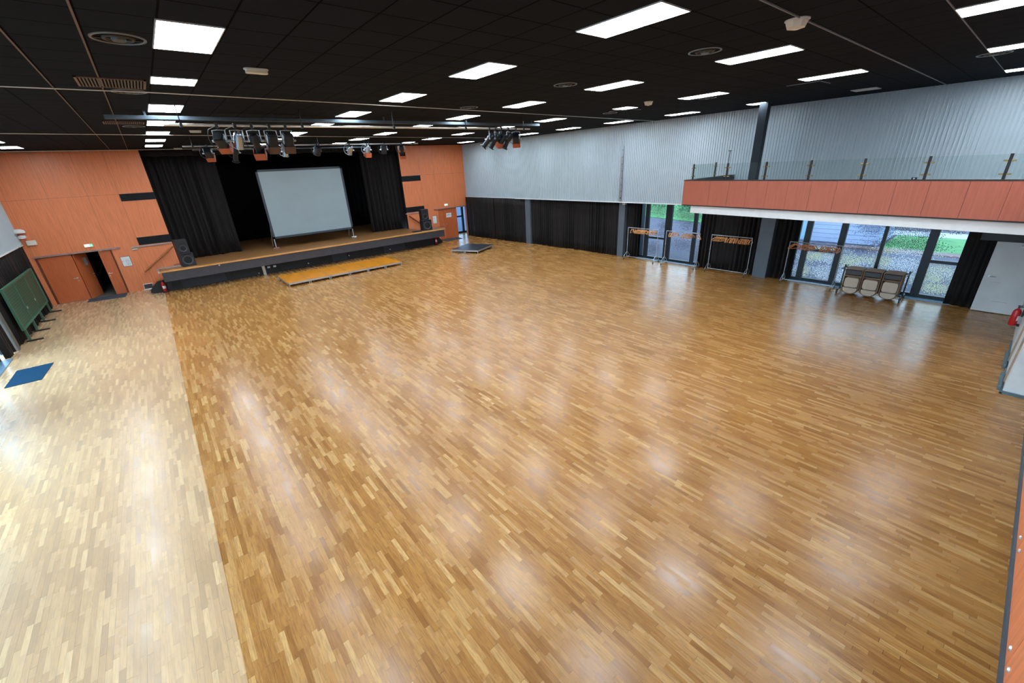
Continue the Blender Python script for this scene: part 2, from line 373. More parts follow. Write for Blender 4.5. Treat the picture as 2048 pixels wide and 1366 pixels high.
def louver(name, x0, x1, z0, z1, label):
    t = thing(name, label, 'ventilation grille', ((x0+x1)/2, YS-0.01, z0))
    w = x1-x0; h = z1-z0
    b = B(); b.box(-w/2, w/2, 0.005, 0.02, 0, h); b.obj('backing', 'blacki', t)
    b = B(); n = max(4, int(h/0.035))
    for k in range(n): b.box(-w/2+0.01, w/2-0.01, -0.012, 0.006, h*(k+0.25)/n, h*(k+0.6)/n)
    b.obj('slats', mat('dark_louver_slat', (38, 44, 50), 0.5), t)
    b = B(); b.box(-w/2, w/2, -0.015, 0.0, 0, 0.02); b.box(-w/2, w/2, -0.015, 0.0, h-0.02, h); b.box(-w/2, -w/2+0.02, -0.015, 0, 0, h); b.box(w/2-0.02, w/2, -0.015, 0, 0, h)
    b.obj('grille_frame', 'blackp', t)
louver('wall_grille', -0.96, 0.33, 4.22, 4.54, 'wide black air grille high on the orange wall left of the stage')
louver('wall_grille', -0.96, 0.33, 2.17, 2.53, 'wide black air grille low on the orange wall above the left handrail')
louver('wall_grille', 13.5, 14.9, 4.2, 4.54, 'wide black air grille high on the orange wall right of the stage')
louver('wall_grille', 13.5, 14.9, 2.19, 2.53, 'wide black air grille behind the right speaker stack')
# header rails above the doors and beneath the low grilles
for nm, x0, x1, z in (('door_track', -4.62, -1.68, 2.13), ('door_track', 15.68, 18.54, 2.155), ):
    b = B(); b.box(x0, x1, YS-0.07, YS, z, z+0.07, 0.006)
    o = b.obj(nm, mat('pinkish_anodised_rail', (168, 140, 138), 0.4, 0.4)); tag(o, 'anodised metal rail above the ' + ('left half-open double door' if x0 < 0 else 'right double door and open passage'), 'rail')
for x0, x1 in ((-1.28, 0.3), (13.4, 14.8)):
    b = B(); b.box(x0, x1, YS-0.05, YS, 2.08, 2.14, 0.006)
    tag(b.obj('wall_rail', mat('pale_metal_strip', (176, 160, 160), 0.4, 0.3)), 'thin pale metal strip on orange wall under ' + ('the left low grille' if x0 < 0 else 'the right low grille'), 'rail')
# ---- stage house (black box)
b = B(); b.box(-2.2, 16, 34, 34.2, 0, H+0.2); b.box(-2.2, -2.0, YS+0.3, 34, 0, H+0.2); b.box(15.8, 16, YS+0.3, 34, 0, H+0.2); b.box(-2.2, 16, YS+0.3, 34.2, H+0.2, H+0.3)
struct(b.obj('wall_stage_house', 'blacki'))
# ---- stage
t = thing('stage', 'raised black fronted stage with wooden board top across the end wall', 'stage', (7, 26, 0))
def loc(o): return o
ox, oy = 7, 26
def L(x0, x1, y0, y1, z0, z1): return (x0-ox, x1-ox, y0-oy, y1-oy, z0, z1)
b = B(); b.box(*L(0.36, 13.47, 25.45, 34, 1.04, 1.1)); b.box(*L(-0.55, 0.36, 25.45, 26.25, 1.04, 1.1)); b.box(*L(13.47, 15.0, 25.45, 26.25, 1.04, 1.1)); b.obj('deck', 'oakdeck', t)
b = B(); b.box(*L(-0.57, 15.02, 25.25, 25.45, 1.04, 1.1), 0.005); b.obj('nosing', 'oakedge', t)
b = B(); b.box(*L(-0.5, 14.95, 25.29, 25.35, 0.6, 1.04)); b.box(*L(-0.5, -0.44, 25.3, 26.25, 0.6, 1.04)); b.box(*L(14.9, 14.95, 25.3, 26.25, 0.6, 1.04)); b.obj('fascia', 'darkgrey', t)
b = B(); b.box(*L(-0.45, 14.6, 26.15, 26.25, 0, 0.98)); b.box(*L(-0.44, 14.9, 25.35, 26.2, 0.6, 0.62)); b.obj('base', 'blackp', t)
m = mat('charcoal_access_panel', (44, 48, 56), 0.5)
for x0, x1 in ((0.1, 2.0), (2.1, 3.6), (4.7, 6.7), (7.5, 8.4), (8.5, 10.4), (10.8, 12.3), (12.5, 14.4)):
    b = B(); b.box(*L(x0, x1, 26.12, 26.15, 0.03, 0.58)); b.obj('base_panel', m if x0 in (0.1, 7.5, 10.8) else 'blackp', t)
b = B(); b.box(*L(3.72, 3.86, 26.08, 26.15, 0.0, 0.6)); b.obj('cable_duct', 'steelw', t)
for x in (3.98, 4.28):
    b = B(); b.box(*L(x, x+0.14, 26.1, 26.13, 0.3, 0.4), 0.01); b.obj('socket', 'white', t)
for x, z in ((1.8, 1.0), (3.5, 0.12), (6.1, 0.2), (8.5, 0.25), (11.2, 0.2)):
    y = 25.27 if x == 1.8 else 26.1
    b = B(); b.cyl((x-ox, y-oy, z), (x-ox, y-oy-0.05, z), 0.035); b.obj('fixing_knob', 'alu', t)
b = B(); b.box(*L(-0.6, 0.4, 26.22, 26.27, 1.1, 1.14)); b.box(*L(-0.62, -0.55, 25.24, 26.27, 1.04, 1.14)); b.obj('edge_trim', 'alu', t)
b = B(); b.box(*L(13.47, 15.02, 26.22, 26.27, 1.1, 1.13)); b.box(*L(13.45, 13.5, 26.25, 27.5, 1.1, 1.13)); b.box(*L(14.98, 15.04, 25.24, 26.27, 1.06, 1.13)); b.obj('edge_trim', 'alu', t)
# steps at each end, tucked behind the overhang
def steps(x_low, x_high, label):
    t = thing('stage_steps', label, 'steps', ((x_low+x_high)/2, 26.9, 0))
    n = 5; b = B(); c = (x_low+x_high)/2
    for k in range(n):
        a = x_low + (x_high-x_low)*k/n; e = x_high
        z = 1.04*(k+1)/n
        b.box(min(a, e)-c, max(a, e)-c, -0.6, 0.66, z-1.04/n, z)
    b.obj('treads', 'oakdeck', t)
    s = 1 if x_high > x_low else -1
    pr = [(x_low-c, 0), (x_low-c-s*0.12, 0.06), (x_low-c-s*0.1, 0.2), (x_low-c+s*0.25, 0.55), (x_low-c+s*0.6, 0.6), (x_low-c+s*0.75, 0.6), (x_low-c+s*0.75, 0)]
    B().prism(pr, -0.78, -0.7, 'XZ').obj('side_panel', 'blackp', t)
steps(-1.05, 0.36, 'wooden steps with black side panel at the left end of the stage')
steps(15.1, 13.47, 'wooden steps with black side panel at the right end of the stage')
def handrail(p0, p1, m, label):
    t = thing('handrail', label, 'handrail', p0); d = Vector(p1)-Vector(p0)
    B().tube([(0, 0, 0), tuple(d)], 0.038, 10).obj('rail', m, t, True)
    for k in (0.2, 0.8):
        q = d*k; B().tube([tuple(q), (q.x, q.y+0.02, q.z-0.06), (q.x, YS-p0[1], q.z-0.07)], 0.012).obj('bracket', 'wooddk', t)
handrail((-1.16, 27.5, 0.88), (0.3, 27.5, 1.94), 'wood', 'light wooden handrail sloping up the orange wall left of the stage')
handrail((13.6, 27.5, 1.95), (14.95, 27.5, 0.95), 'wooddk', 'brown wooden handrail sloping down behind the right speaker stack')

# ---------------------------------------------------------------- curtains
def curtain(name, p0, p1, z0, z1, label, amp=0.07, pitch=0.17, group=None, m='velvet', seed=0):
    """gathered cloth between p0 and p1 in plan"""
    r = random.Random(seed+11); p0 = Vector((*p0, 0)); p1 = Vector((*p1, 0)); d = p1-p0; Ln = d.length; d.normalize(); n = Vector((-d.y, d.x, 0))
    N = max(8, int(Ln/pitch*8)); b = B(); rows = []; ph = r.random()*6; phs = [r.uniform(-1, 1) for _ in range(40)]
    levels = 7
    for j in range(levels):
        f = j/(levels-1); z = z1 + (z0-z1)*f; ring = []
        for i in range(N+1):
            s = Ln*i/N; k = s/pitch
            a = math.sin(2*PI*k + ph + 0.6*math.sin(k*0.7+ph) + 0.25*phs[int(k) % 40]*f) * (0.6+0.4*math.sin(k*0.43+phs[3]*3))
            a = a*(1.0 + 0.5*phs[(int(k)*3+5) % 40]) + 0.35*math.sin(2*PI*k*0.37+ph*2); off = amp*(0.55+0.45*f)*a + 0.02*f*math.sin(k*0.31+ph)
            zz = z + (0.012*math.sin(k*1.7) if j == levels-1 else 0)
            q = p0 + d*s + n*off; ring.append(b.b.verts.new((q.x, q.y, zz)))
        rows.append(ring)
    for A, C in zip(rows, rows[1:]):
        for i in range(N): b.b.faces.new((A[i], A[i+1], C[i+1], C[i]))
    o = b.obj(name, m, None, True)
    sm = o.modifiers.new('thickness', 'SOLIDIFY'); sm.thickness = 0.012
    tag(o, label, 'curtain', group); return o
g = 'black curtains along the right wall'
curtain('window_curtain', (18.3, 27.3), (18.42, 24.06), 0.02, 2.84, 'black curtain nearest the stage end on the right wall', seed=1, group=g)
curtain('window_curtain', (18.42, 23.97), (18.66, 20.98), 0.02, 2.84, 'black curtain on right wall, second from the stage, just before the first grey pillar', seed=2, group=g)
curtain('window_curtain', (18.7, 20.5), (18.86, 17.24), 0.02, 2.84, 'black curtain just past the first grey pillar from the stage', seed=3, group=g)
curtain('window_curtain', (18.86, 17.17), (18.92, 13.75), 0.02, 2.84, 'black curtain stopping at the middle grey pillar on the right wall', seed=4, group=g)
curtain('window_curtain', (19.02, 13.35), (19.02, 12.58), 0.02, 2.84, 'narrow black curtain between middle grey pillar and first glazed bay', seed=5, group=g)
curtain('window_curtain', (19.03, 9.35), (19.03, 6.78), 0.02, 2.84, 'black curtain behind the third garment rack, under the balcony', seed=6, group=g)
curtain('window_curtain', (19.02, 6.2), (19.02, 5.45), 0.02, 2.84, 'narrow black curtain right of the grey pillar under the balcony', seed=7, group=g)
curtain('window_curtain', (18.95, 0.9), (18.9, 0.28), 0.02, 2.84, 'black curtain between the second glazed bay and the white door', seed=8, pitch=0.2, group=g)
curtain('window_curtain', (-4.72, 27.4), (-4.8, 20.75), 0.02, 2.74, 'black curtain along the left wall behind the green panel', seed=9)
curtain('window_curtain', (-4.85, 20.3), (-4.85, 19.5), 0.02, 2.74, 'short black curtain at left picture edge beside the blue window', seed=10)
curtain('window_curtain', (-4.85, 14.6), (-4.85, 12.6), 0.02, 2.74, 'black curtain gathered between the left windows, halfway down the hall', seed=31)
curtain('window_curtain', (-4.85, 7.3), (-4.85, 5.9), 0.02, 2.74, 'black curtain gathered between the left windows, nearest the gallery', seed=32)
g = 'main stage curtains'
curtain('stage_curtain', (0.34, 28.2), (3.3, 28.35), 1.12, 6.38, 'tall black velvet stage curtain drawn to the left side of the stage', amp=0.1, pitch=0.3, seed=21, group=g)
curtain('stage_curtain', (11.15, 28.35), (13.7, 28.2), 1.12, 6.38, 'tall black velvet stage curtain drawn to the right side of the stage', amp=0.1, pitch=0.3, seed=22, group=g)
curtain('stage_valance', (0.34, 27.95), (13.5, 27.95), 6.12, 6.4, 'short black pleated valance along the top of the stage opening', amp=0.03, pitch=0.22, seed=23)
curtain('stage_backdrop', (0.0, 33.2), (15, 33.2), 1.12, 6.4, 'black backdrop curtain at the back of the stage', amp=0.06, pitch=0.35, seed=24, m='blacki')

# ---------------------------------------------------------------- pillars and columns
for i, (y0, y1) in enumerate(((20.52, 20.97), (13.38, 13.75), (6.24, 6.76))):
    b = B(); b.box(18.8 if i else 18.62, XG+0.05, y0, y1, 0, 2.86); struct(b.obj('trim_pillar_right', 'grey'))
b = B(); b.box(XL-0.2, XL+0.02, 20.35, 20.6, 0, 2.75); struct(b.obj('trim_pillar_left', mat('pale_pillar_paint', (92, 92, 88), 0.5)))
for y in (14.7, 7.4):
    b = B(); b.box(XL-0.2, XL+0.02, y, y+0.3, 0, 2.76); struct(b.obj('trim_pillar_left', 'grey'))
b = B(); b.box(16.8, 17.06, 6.5, 6.76, 3.505, H); struct(b.obj('trim_column', 'column'))

# ---------------------------------------------------------------- windows
def film(name, regions, x, m, parent, seed):
    r = random.Random(seed); b = B(); cells = {}
    for (yc, zc, ry, rz, n, rad) in regions:
        for _ in range(n*7):
            y = yc + r.gauss(0, 0.5)*ry; z = zc + r.gauss(0, 0.5)*rz
            if not (FY0+0.03 < y < FY1-0.03 and 0.2 < z < 2.8): continue
            q = rad*0.66*r.uniform(0.7, 1.25); gk = (int(y/0.04), int(z/0.04))
            if any(math.hypot(y-a_, z-c_) < (q+e_)*0.92 for dy in (-1, 0, 1) for dz in (-1, 0, 1) for a_, c_, e_ in cells.get((gk[0]+dy, gk[1]+dz), ())): continue
            cells.setdefault(gk, []).append((y, z, q)); vs = [b.b.verts.new((x, y+q*math.cos(a), z+q*math.sin(a))) for a in [2*PI*k/7 for k in range(7)]]
            b.b.faces.new(vs)
    o = b.obj(name, m, parent); o['kind'] = 'stuff'; return o
def window(name, y0, y1, z0, z1, mull, trans, x=XG, extra=()):
    fr = B()
    fr.box(x-0.05, x+0.05, y0, y1, z0, z0+0.16); fr.box(x-0.05, x+0.05, y0, y1, z1-0.06, z1)
    for a, c in mull: fr.box(x-0.06, x+0.06, a, c, z0, z1)
    for a, c, z in trans: fr.box(x-0.05, x+0.05, a, c, z-0.05, z+0.05)
    o = struct(fr.obj(name, 'frame'))
    B().box(x-0.006, x+0.006, y0, y1, z0+0.1, z1-0.02).obj('window_glass', 'glass', o)
    return o
FY0, FY1 = 9.3, 12.6
w1 = window('window_1', 9.2, 12.65, 0, 2.86, [(9.2, 9.28), (9.62, 9.78), (10.9, 11.22), (12.15, 12.35), (12.57, 12.65)], [(11.2, 12.2, 1.12)])
B().box(18.98, XG-0.02, 9.3, 12.6, 0.0, 0.05).obj('window_sill', 'sill', w1)
film('dot_film', [(11.7, 2.55, .5, .35, 420, .016), (11.3, 1.75, .3, .25, 130, .016), (10.2, 2.5, .6, .5, 420, .016), (10.1, 1.95, .35, .3, 240, .016), (9.5, 1.9, .25, .9, 160, .016), (10.2, .95, .6, .25, 200, .014), (11.4, 1.35, .5, .15, 110, .014), (11.8, .6, .35, .3, 160, .014), (9.5, .5, .2, .5, 80, .014)], XG-0.012, 'dotdark', w1, 5)
FY0, FY1 = 0.75, 5.45
w2 = window('window_2', 0.62, 5.5, 0, 2.86, [(0.62, 0.72), (1.55, 1.78), (2.82, 2.92), (3.95, 4.15), (5.05, 5.25), (5.42, 5.5)], [(0.7, 1.6, 1.28), (4.1, 5.1, 1.28)])
B().box(18.98, XG-0.02, 0.7, 5.45, 0.0, 0.05).obj('window_sill', 'sill', w2)
film('dot_film', [(3.25, 2.35, .45, .3, 330, .018), (2.35, 2.3, .6, .3, 520, .018), (1.8, 2.2, .3, .35, 160, .018), (2.3, 1.75, .8, .14, 420, .018), (1.2, 2.45, .5, .2, 160, .02), (1.9, 1.9, .25, .3, 120, .018), (3.3, 1.5, .4, .15, 100, .016)], XG-0.012, 'dotdark', w2, 6)
film('dot_film', [(4.55, 1.05, .7, .16, 620, .021), (4.6, 1.35, .6, .06, 180, .018), (3.6, .95, .35, .25, 300, .022), (4.2, .45, .5, .3, 330, .018), (5.1, .5, .3, .3, 120, .02), (3.7, .35, .3, .3, 180, .02), (2.2, 1.5, .7, .09, 330, .02), (2.35, 1.1, .9, .18, 620, .023), (1.35, .95, .55, .2, 520, .023), (2.0, .7, .7, .2, 300, .02), (1.1, .42, .5, .14, 330, .02), (1.35, .72, .2, .1, 120, .02)], XG-0.014, 'dotwhite', w2, 8)
w3 = window('window_3', -3, 19.5, 0, 2.76, [(y, y+0.1) for y in (-3, -0.6, 1.8, 4.2, 6.4, 8.9, 11.2, 13.5, 15.8, 17.7, 18.9, 19.4)], [(17.7, 19.5, 0.5)], x=XL-0.3)
B().box(XL-0.28, XL, -3, 19.5, -0.02, 0.02).obj('window_sill', 'sill', w3)

# ---------------------------------------------------------------- doors on the stage wall
def handle(parent, x, y, z, s=1):
    b = B(); b.cyl((x, y, z), (x, y-0.06, z), 0.012); b.tube([(x, y-0.06, z), (x+s*0.13, y-0.06, z)], 0.012); b.cyl((x, y+0.0, z), (x, y-0.012, z), 0.03); b.cyl((x, y, z-0.12), (x, y-0.012, z-0.12), 0.025)
    b.obj('door_handle', 'alu', parent)
d1 = B().box(-4.5, -3.42, YS+0.02, YS+0.07, 0.01, 2.11).obj('door_1', 'orange_door'); struct(d1); handle(d1, -3.55, YS+0.02, 1.05, -1)
# leaf swung into the dark passage behind
def swung(name, hx, hy, ang, wdt):
    o = B().box(0, wdt, -0.025, 0.025, 0.01, 2.11).obj(name, 'orange_door', None, loc=(hx, hy, 0), rot=(0, 0, ang)); struct(o); return o
d2 = swung('door_2', -3.38, YS+0.05, math.radians(66), 0.86); handle(d2, 0.75, -0.025, 1.05, -1)
B().box(0.5, 0.7, -0.03, -0.025, 1.5, 1.85).obj('notice', mat('blue_grey_notice', (150, 166, 184), 0.6), d2)
d3 = B().box(-2.5, -2.08, YS+0.03, YS+0.08, 0.01, 2.11).obj('door_3', 'orange_door'); struct(d3); handle(d3, -2.44, YS+0.03, 1.05, 1)
b = B(); b.box(-4.58, -4.5, YS-0.01, YS+0.1, 0, 2.14); b.box(-2.08, -2.02, YS+0.0, YS+0.1, 0, 2.14); struct(b.obj('trim_door_frame', 'wooddk'))
b = B(); b.box(-5, -4.9, YS+0.2, 31, 0, 3); b.box(-1.5, -1.4, YS+0.2, 31, 0, 3); b.box(-5, -1.4, 31, 31.1, 0, 3); b.box(-5, -1.4, YS+0.2, 31.1, 2.6, 2.7); struct(b.obj('wall_passage_left', 'blacki'))
b = B(); b.box(-4.9, -1.5, YS+0.02, 31, -0.1, 0.005); struct(b.obj('floor_passage', mat('grey_passage_floor', (96, 92, 86), 0.6)))
# passage emergency lamp and folded ladder
o = B().box(-2.75, -2.62, 30.6, 30.66, 1.75, 1.85).obj('exit_lamp', 'exitg'); tag(o, 'small green glowing lamp seen through the half-open left door', 'lamp')
b = B(); b.box(-3.1, -3.04, 29.6, 29.66, 0.006, 1.4, mtx=Matrix.Rotation(0, 4, 'X')); b.tube([(-3.4, 29.6, 0.02), (-2.7, 29.6, 1.3)], 0.04); o = b.obj('leaning_support', 'blackp'); tag(o, 'dark slanting frame standing in the passage behind the left door', 'frame')
# right double door
d4 = B().box(16.02, 16.45, YS+0.02, YS+0.07, 0.01, 2.14).obj('door_4', 'orange_door'); struct(d4)
d5 = B().box(16.46, 17.48, YS+0.02, YS+0.07, 0.01, 2.14).obj('door_5', 'orange_door'); struct(d5)
handle(d5, 16.56, YS+0.02, 1.05, 1)
b = B(); b.cyl((16.45, YS, 0.05), (16.45, YS, 1.0), 0.012); b.box(16.3, 16.42, YS-0.01, YS+0.02, 1.04, 1.07); b.obj('bolt_rod', 'alu', d5)
b = B(); b.box(17.48, 17.56, YS-0.01, YS+0.2, 0, 2.16); b.box(18.46, 18.54, YS-0.01, YS+0.2, 0, 2.16); b.box(16.0, 16.02, YS, YS+0.1, 0, 2.16); struct(b.obj('trim_door_frame_right', 'orange_door'))
b = B(); b.box(19.4, 19.5, YS+0.3, 29.1, 0, 2.9); b.box(17.3, 17.4, YS+0.25, 29.1, 0, 2.9); b.box(15.9, 17.4, YS+0.25, YS+0.3, 0, 2.9); b.box(17.3, 19.5, 29.0, 29.1, 2.3, 3.2); b.box(15.9, 19.6, YS+0.25, 29.1, 3.2, 3.3); struct(b.obj('wall_passage_right', 'white'))
w4 = struct(B().box(17.4, 19.4, 29.0, 29.08, 0, 0.14).box(17.4, 19.4, 29.0, 29.08, 2.22, 2.3).box(18.92, 19.06, 28.96, 29.1, 0.14, 2.22).box(17.4, 18.92, 29.0, 29.08, 1.25, 1.36).obj('window_4', 'frame'))
B().box(17.4, 19.4, 29.03, 29.04, 0.1, 2.25).obj('window_glass', glass('blue_passage_glass', (0.72, 0.88, 1.0)), w4)
# white door, right wall
d6 = B().box(18.72, 18.78, -0.72, 0.26, 0.02, 2.12).obj('door_6', 'scuff'); struct(d6)
b = B(); b.cyl((18.72, 0.14, 1.1), (18.66, 0.14, 1.1), 0.012); b.tube([(18.66, 0.14, 1.1), (18.66, 0.02, 1.1)], 0.012); b.cyl((18.72, 0.14, 1.1), (18.7, 0.14, 1.1), 0.03); b.obj('door_handle', 'alu', d6)
b = B(); b.box(18.64, 18.72, -0.5, -0.22, 1.98, 2.05, 0.008); b.obj('door_closer', 'white', d6)
b = B(); b.box(18.7185, 18.72, -0.42, -0.1, 0.36, 0.367); b.obj('scuff_mark', mat('grey_scuff', (150, 144, 142), 0.6), d6)
B().box(18.7185, 18.72, -0.15, 0.1, 0.93, 0.935).obj('scuff_mark', mat('pale_scuff', (166, 160, 156), 0.6), d6)

# ---------------------------------------------------------------- signs and small wall things
def sign(name, x, z, w, h, label, lines, y=YS, cat='sign', red=False):
    t = thing(name, label, cat, (x, y-0.004, z)); B().box(-w/2, w/2, -0.008, 0.004, 0, h).obj('board', 'paper', t)
    b = B()
    for (a, c, e, f) in lines: b.box(-w/2+a*w, -w/2+c*w, -0.0095, -0.008, e*h, f*h)
    b.obj('printed_marks', 'ink', t)
    if red:
        b = B(); b.box(-w/2-0.015, w/2+0.015, -0.004, 0.004, -0.015, h+0.015); b.obj('sign_frame', 'steeld', t)
    return t
pl = [(.45, .47, .15, .6), (.45, .85, .15, .17), (.83, .85, .15, .6), (.45, .85, .58, .6), (.6, .62, .15, .5), (.7, .72, .2, .6), (.06, .2, .52, .56), (.5, .8, .72, .74)]
sign('evacuation_plan', -1.66, 1.27, 0.33, 0.45, 'white framed evacuation plan on the orange wall right of the left door', pl, red=True)
sign('evacuation_plan', 15.63, 1.22, 0.3, 0.52, 'white framed evacuation plan on the orange wall left of the right double door', [(.3, .32, .1, .4), (.3, .8, .1, .12), (.78, .8, .1, .4), (.2, .5, .6, .62), (.2, .7, .7, .72)], red=True)
t = thing('paper_notice', 'white paper notice with blue lettering taped to the right double door', 'sign', (16.87, YS+0.012, 1.52))
B().box(-0.22, 0.22, -0.004, 0.004, 0, 0.3).obj('sheet', 'paper', t)
def text(body, size, loc, rot, m, parent, name='lettering'):
    cu = bpy.data.curves.new(name, 'FONT'); cu.body = body; cu.size = size; cu.align_x = 'CENTER'; cu.align_y = 'CENTER'; cu.extrude = 0.001
    tmp = bpy.data.objects.new(name, cu); COL.objects.link(tmp); dg = bpy.context.evaluated_depsgraph_get()
    me = bpy.data.meshes.new_from_object(tmp.evaluated_get(dg)); bpy.data.objects.remove(tmp)
    me.materials.append(M[m]) if not me.materials else None
    o = bpy.data.objects.new(name, me); COL.objects.link(o); o.parent = parent; o.location = loc; o.rotation_euler = rot
    if me.materials[0] is None: me.materials[0] = M[m]
    return o
text('INFO', 0.15, (0, -0.006, 0.16), (PI/2, 0, 0), 'ink', t)
def exitsign(x, z, label, w=0.3):
    t = thing('exit_sign', label, 'exit sign', (x, YS-0.03, z)); B().box(-w/2, w/2, -0.02, 0.03, 0, 0.13, 0.006).obj('housing', 'white', t)
    B().box(-w/2+0.01, w/2-0.11, -0.024, -0.02, 0.01, 0.12).obj('light_field', 'exitw', t)
    B().box(w/2-0.11, w/2-0.01, -0.024, -0.02, 0.01, 0.12).obj('green_field', 'exitg', t)
    b = B(); b.box(w/2-0.075, w/2-0.045, -0.027, -0.024, 0.045, 0.085); b.cyl((w/2-0.055, -0.024, 0.098), (w/2-0.055, -0.027, 0.098), 0.01)
    b.box(w/2-0.09, w/2-0.065, -0.027, -0.024, 0.02, 0.04); b.box(w/2-0.05, w/2-0.035, -0.027, -0.024, 0.02, 0.05); b.obj('running_figure', 'exitw', t)
exitsign(-2.71, 2.36, 'green and white lit exit sign above the left half-open door')
exitsign(16.7, 2.36, 'green and white lit exit sign above the right double door')
t = thing('emergency_light', 'small pale green emergency lamp on the wall under the left low grille', 'lamp', (-1.17, YS-0.02, 1.98)); B().box(-0.11, 0.11, -0.02, 0.02, 0, 0.06, 0.01).obj('housing', mat('pale_green_plastic', (150, 196, 176), 0.4), t); B().box(-0.09, 0.09, -0.023, -0.02, 0.012, 0.048).obj('lens', 'paper', t)
t = thing('low_wall_grille', 'small white framed grey grille at the foot of the orange wall', 'ventilation grille', (-1.23, YS, 0.01))
b = B(); b.box(-0.19, 0.19, -0.015, 0, 0, 0.025); b.box(-0.19, 0.19, -0.015, 0, 0.25, 0.275); b.box(-0.19, -0.165, -0.015, 0, 0, 0.275); b.box(0.165, 0.19, -0.015, 0, 0, 0.275); b.obj('grille_frame', 'white', t)
b = B(); [b.box(-0.165, 0.165, -0.01, 0, 0.03+k*0.028, 0.05+k*0.028) for k in range(8)]; b.obj('slats', 'steeld', t)
t = thing('corner_loudspeaker', 'white dome shaped alarm device in the left corner', 'alarm', (-4.62, 27.45, 3.25)); B().lathe([(0.0, 0.17), (0.1, 0.16), (0.18, 0.1), (0.2, 0.03), (0.2, 0)], 20).obj('dome', 'white', t, True); B().box(-0.14, 0, -0.04, 0.15, 0.02, 0.08).obj('bracket', 'offwhite', t)
t = thing('corner_siren', 'small white siren under the dome in the left corner', 'alarm', (-4.6, 27.45, 3.02)); B().lathe([(0.0, 0.0), (0.12, 0.0), (0.14, 0.05), (0.12, 0.12), (0.0, 0.14)], 18).obj('body', 'white', t, True); B().box(-0.15, 0, -0.03, 0.15, 0.03, 0.08).obj('bracket', 'offwhite', t)
t = thing('wall_box', 'white junction box on the orange wall in the left corner', 'box', (-4.42, YS, 2.7)); B().box(-0.15, 0.15, -0.09, 0, 0, 0.2, 0.015).obj('housing', 'white', t); B().box(-0.13, 0.13, -0.094, -0.088, 0.02, 0.18, 0.003).obj('cover', 'offwhite', t)

# ---------------------------------------------------------------- mats
def matt(name, pts, m, label):
    b = B(); b.prism(pts, 0.001, 0.012); tag(b.obj(name, m), label, 'door mat')
matt('door_mat', [(-4.46, 16.52), (-3.74, 16.52), (-3.66, 17.98), (-4.44, 17.98)], 'matblue', 'slate blue door mat on the pale floor by the left windows')
matt('door_mat', [(-3.5, 26.85), (-2.15, 26.6), (-2.1, 27.55), (-3.5, 27.55)], 'mat', 'charcoal door mat in front of the left half-open door')
matt('door_mat', [(15.75, 26.45), (17.2, 26.5), (17.3, 27.4), (15.75, 27.4)], 'mat', 'charcoal door mat in front of the right double door')
for x, y, l in ((15.7, 18.6, 'pale wooden repair patch on floor left of centre'),): pass

# ---------------------------------------------------------------- fire extinguishers
def extinguisher(loc, rz, label, z0=0.0):
    t = thing('fire_extinguisher', label, 'fire extinguisher', loc, rz)
    B().lathe([(0.0, z0), (0.07, z0), (0.078, z0+0.02), (0.078, z0+0.36), (0.06, z0+0.42), (0.025, z0+0.45), (0.025, z0+0.47)], 20).obj('cylinder', 'red', t, True)
    b = B(); b.box(-0.02, 0.02, -0.02, 0.02, z0+0.47, z0+0.5); b.box(-0.012, 0.012, -0.11, 0.03, z0+0.52, z0+0.535); b.box(-0.012, 0.012, -0.09, 0.0, z0+0.49, z0+0.505); b.obj('valve_handle', 'blackp', t)
    B().tube([(0.02, 0, z0+0.49), (0.09, 0, z0+0.5), (0.12, 0, z0+0.42), (0.095, 0, z0+0.2), (0.09, 0, z0+0.12)], 0.011).obj('hose', 'blackp', t, True)
    B().prism([(0.0795*math.cos(a), 0.0795*math.sin(a)) for a in [math.radians(d) for d in range(-150, -29, 10)]]+[(0.07*math.cos(a), 0.07*math.sin(a)) for a in [math.radians(d) for d in range(-30, -151, -10)]], z0+0.14, z0+0.27).obj('label_band', 'paper', t)
    return t
extinguisher((-0.62, 25.98, 0.0), 0.3, 'red fire extinguisher at the left end of the stage base', 0.06)
extinguisher((14.62, 25.98, 0.0), 0.0, 'red fire extinguisher at the right end of the stage base', 0.06)
extinguisher((16.55, -0.60, 0.0), 0, 'red fire extinguisher hung on the white wall at right picture edge', 0.34)
for i, (x, lbl) in enumerate(((-0.62, 'black floor bracket under the left fire extinguisher'), (14.62, 'black floor bracket under the right fire extinguisher'))):
    b = B(); b.box(x-0.1, x+0.1, 25.9, 26.1, 0, 0.055, 0.01); b.box(x-0.1, x+0.1, 26.1, 26.12, 0, 0.4); tag(b.obj('extinguisher_stand', 'blackp'), lbl, 'stand')
b = B(); b.box(16.5, 16.6, -0.73, -0.685, 0.6, 0.78); b.box(16.47, 16.63, -0.73, -0.68, 0.34, 0.37); tag(b.obj('wall_bracket', 'blackp'), 'wall bracket holding the fire extinguisher at right picture edge', 'bracket')
for x0, x1, l in ((14.0, 15.1, 'far'), (12.6, 13.5, 'near')):
    b = B(); b.box(x0, x1, -0.70, -0.65, 0.0, 0.1, 0.01); tag(b.obj('floor_guard', 'kick'), 'grey metal floor guard at foot of white wall, the ' + ('one farther from' if l == 'far' else 'one at') + ' its near corner', 'guard')

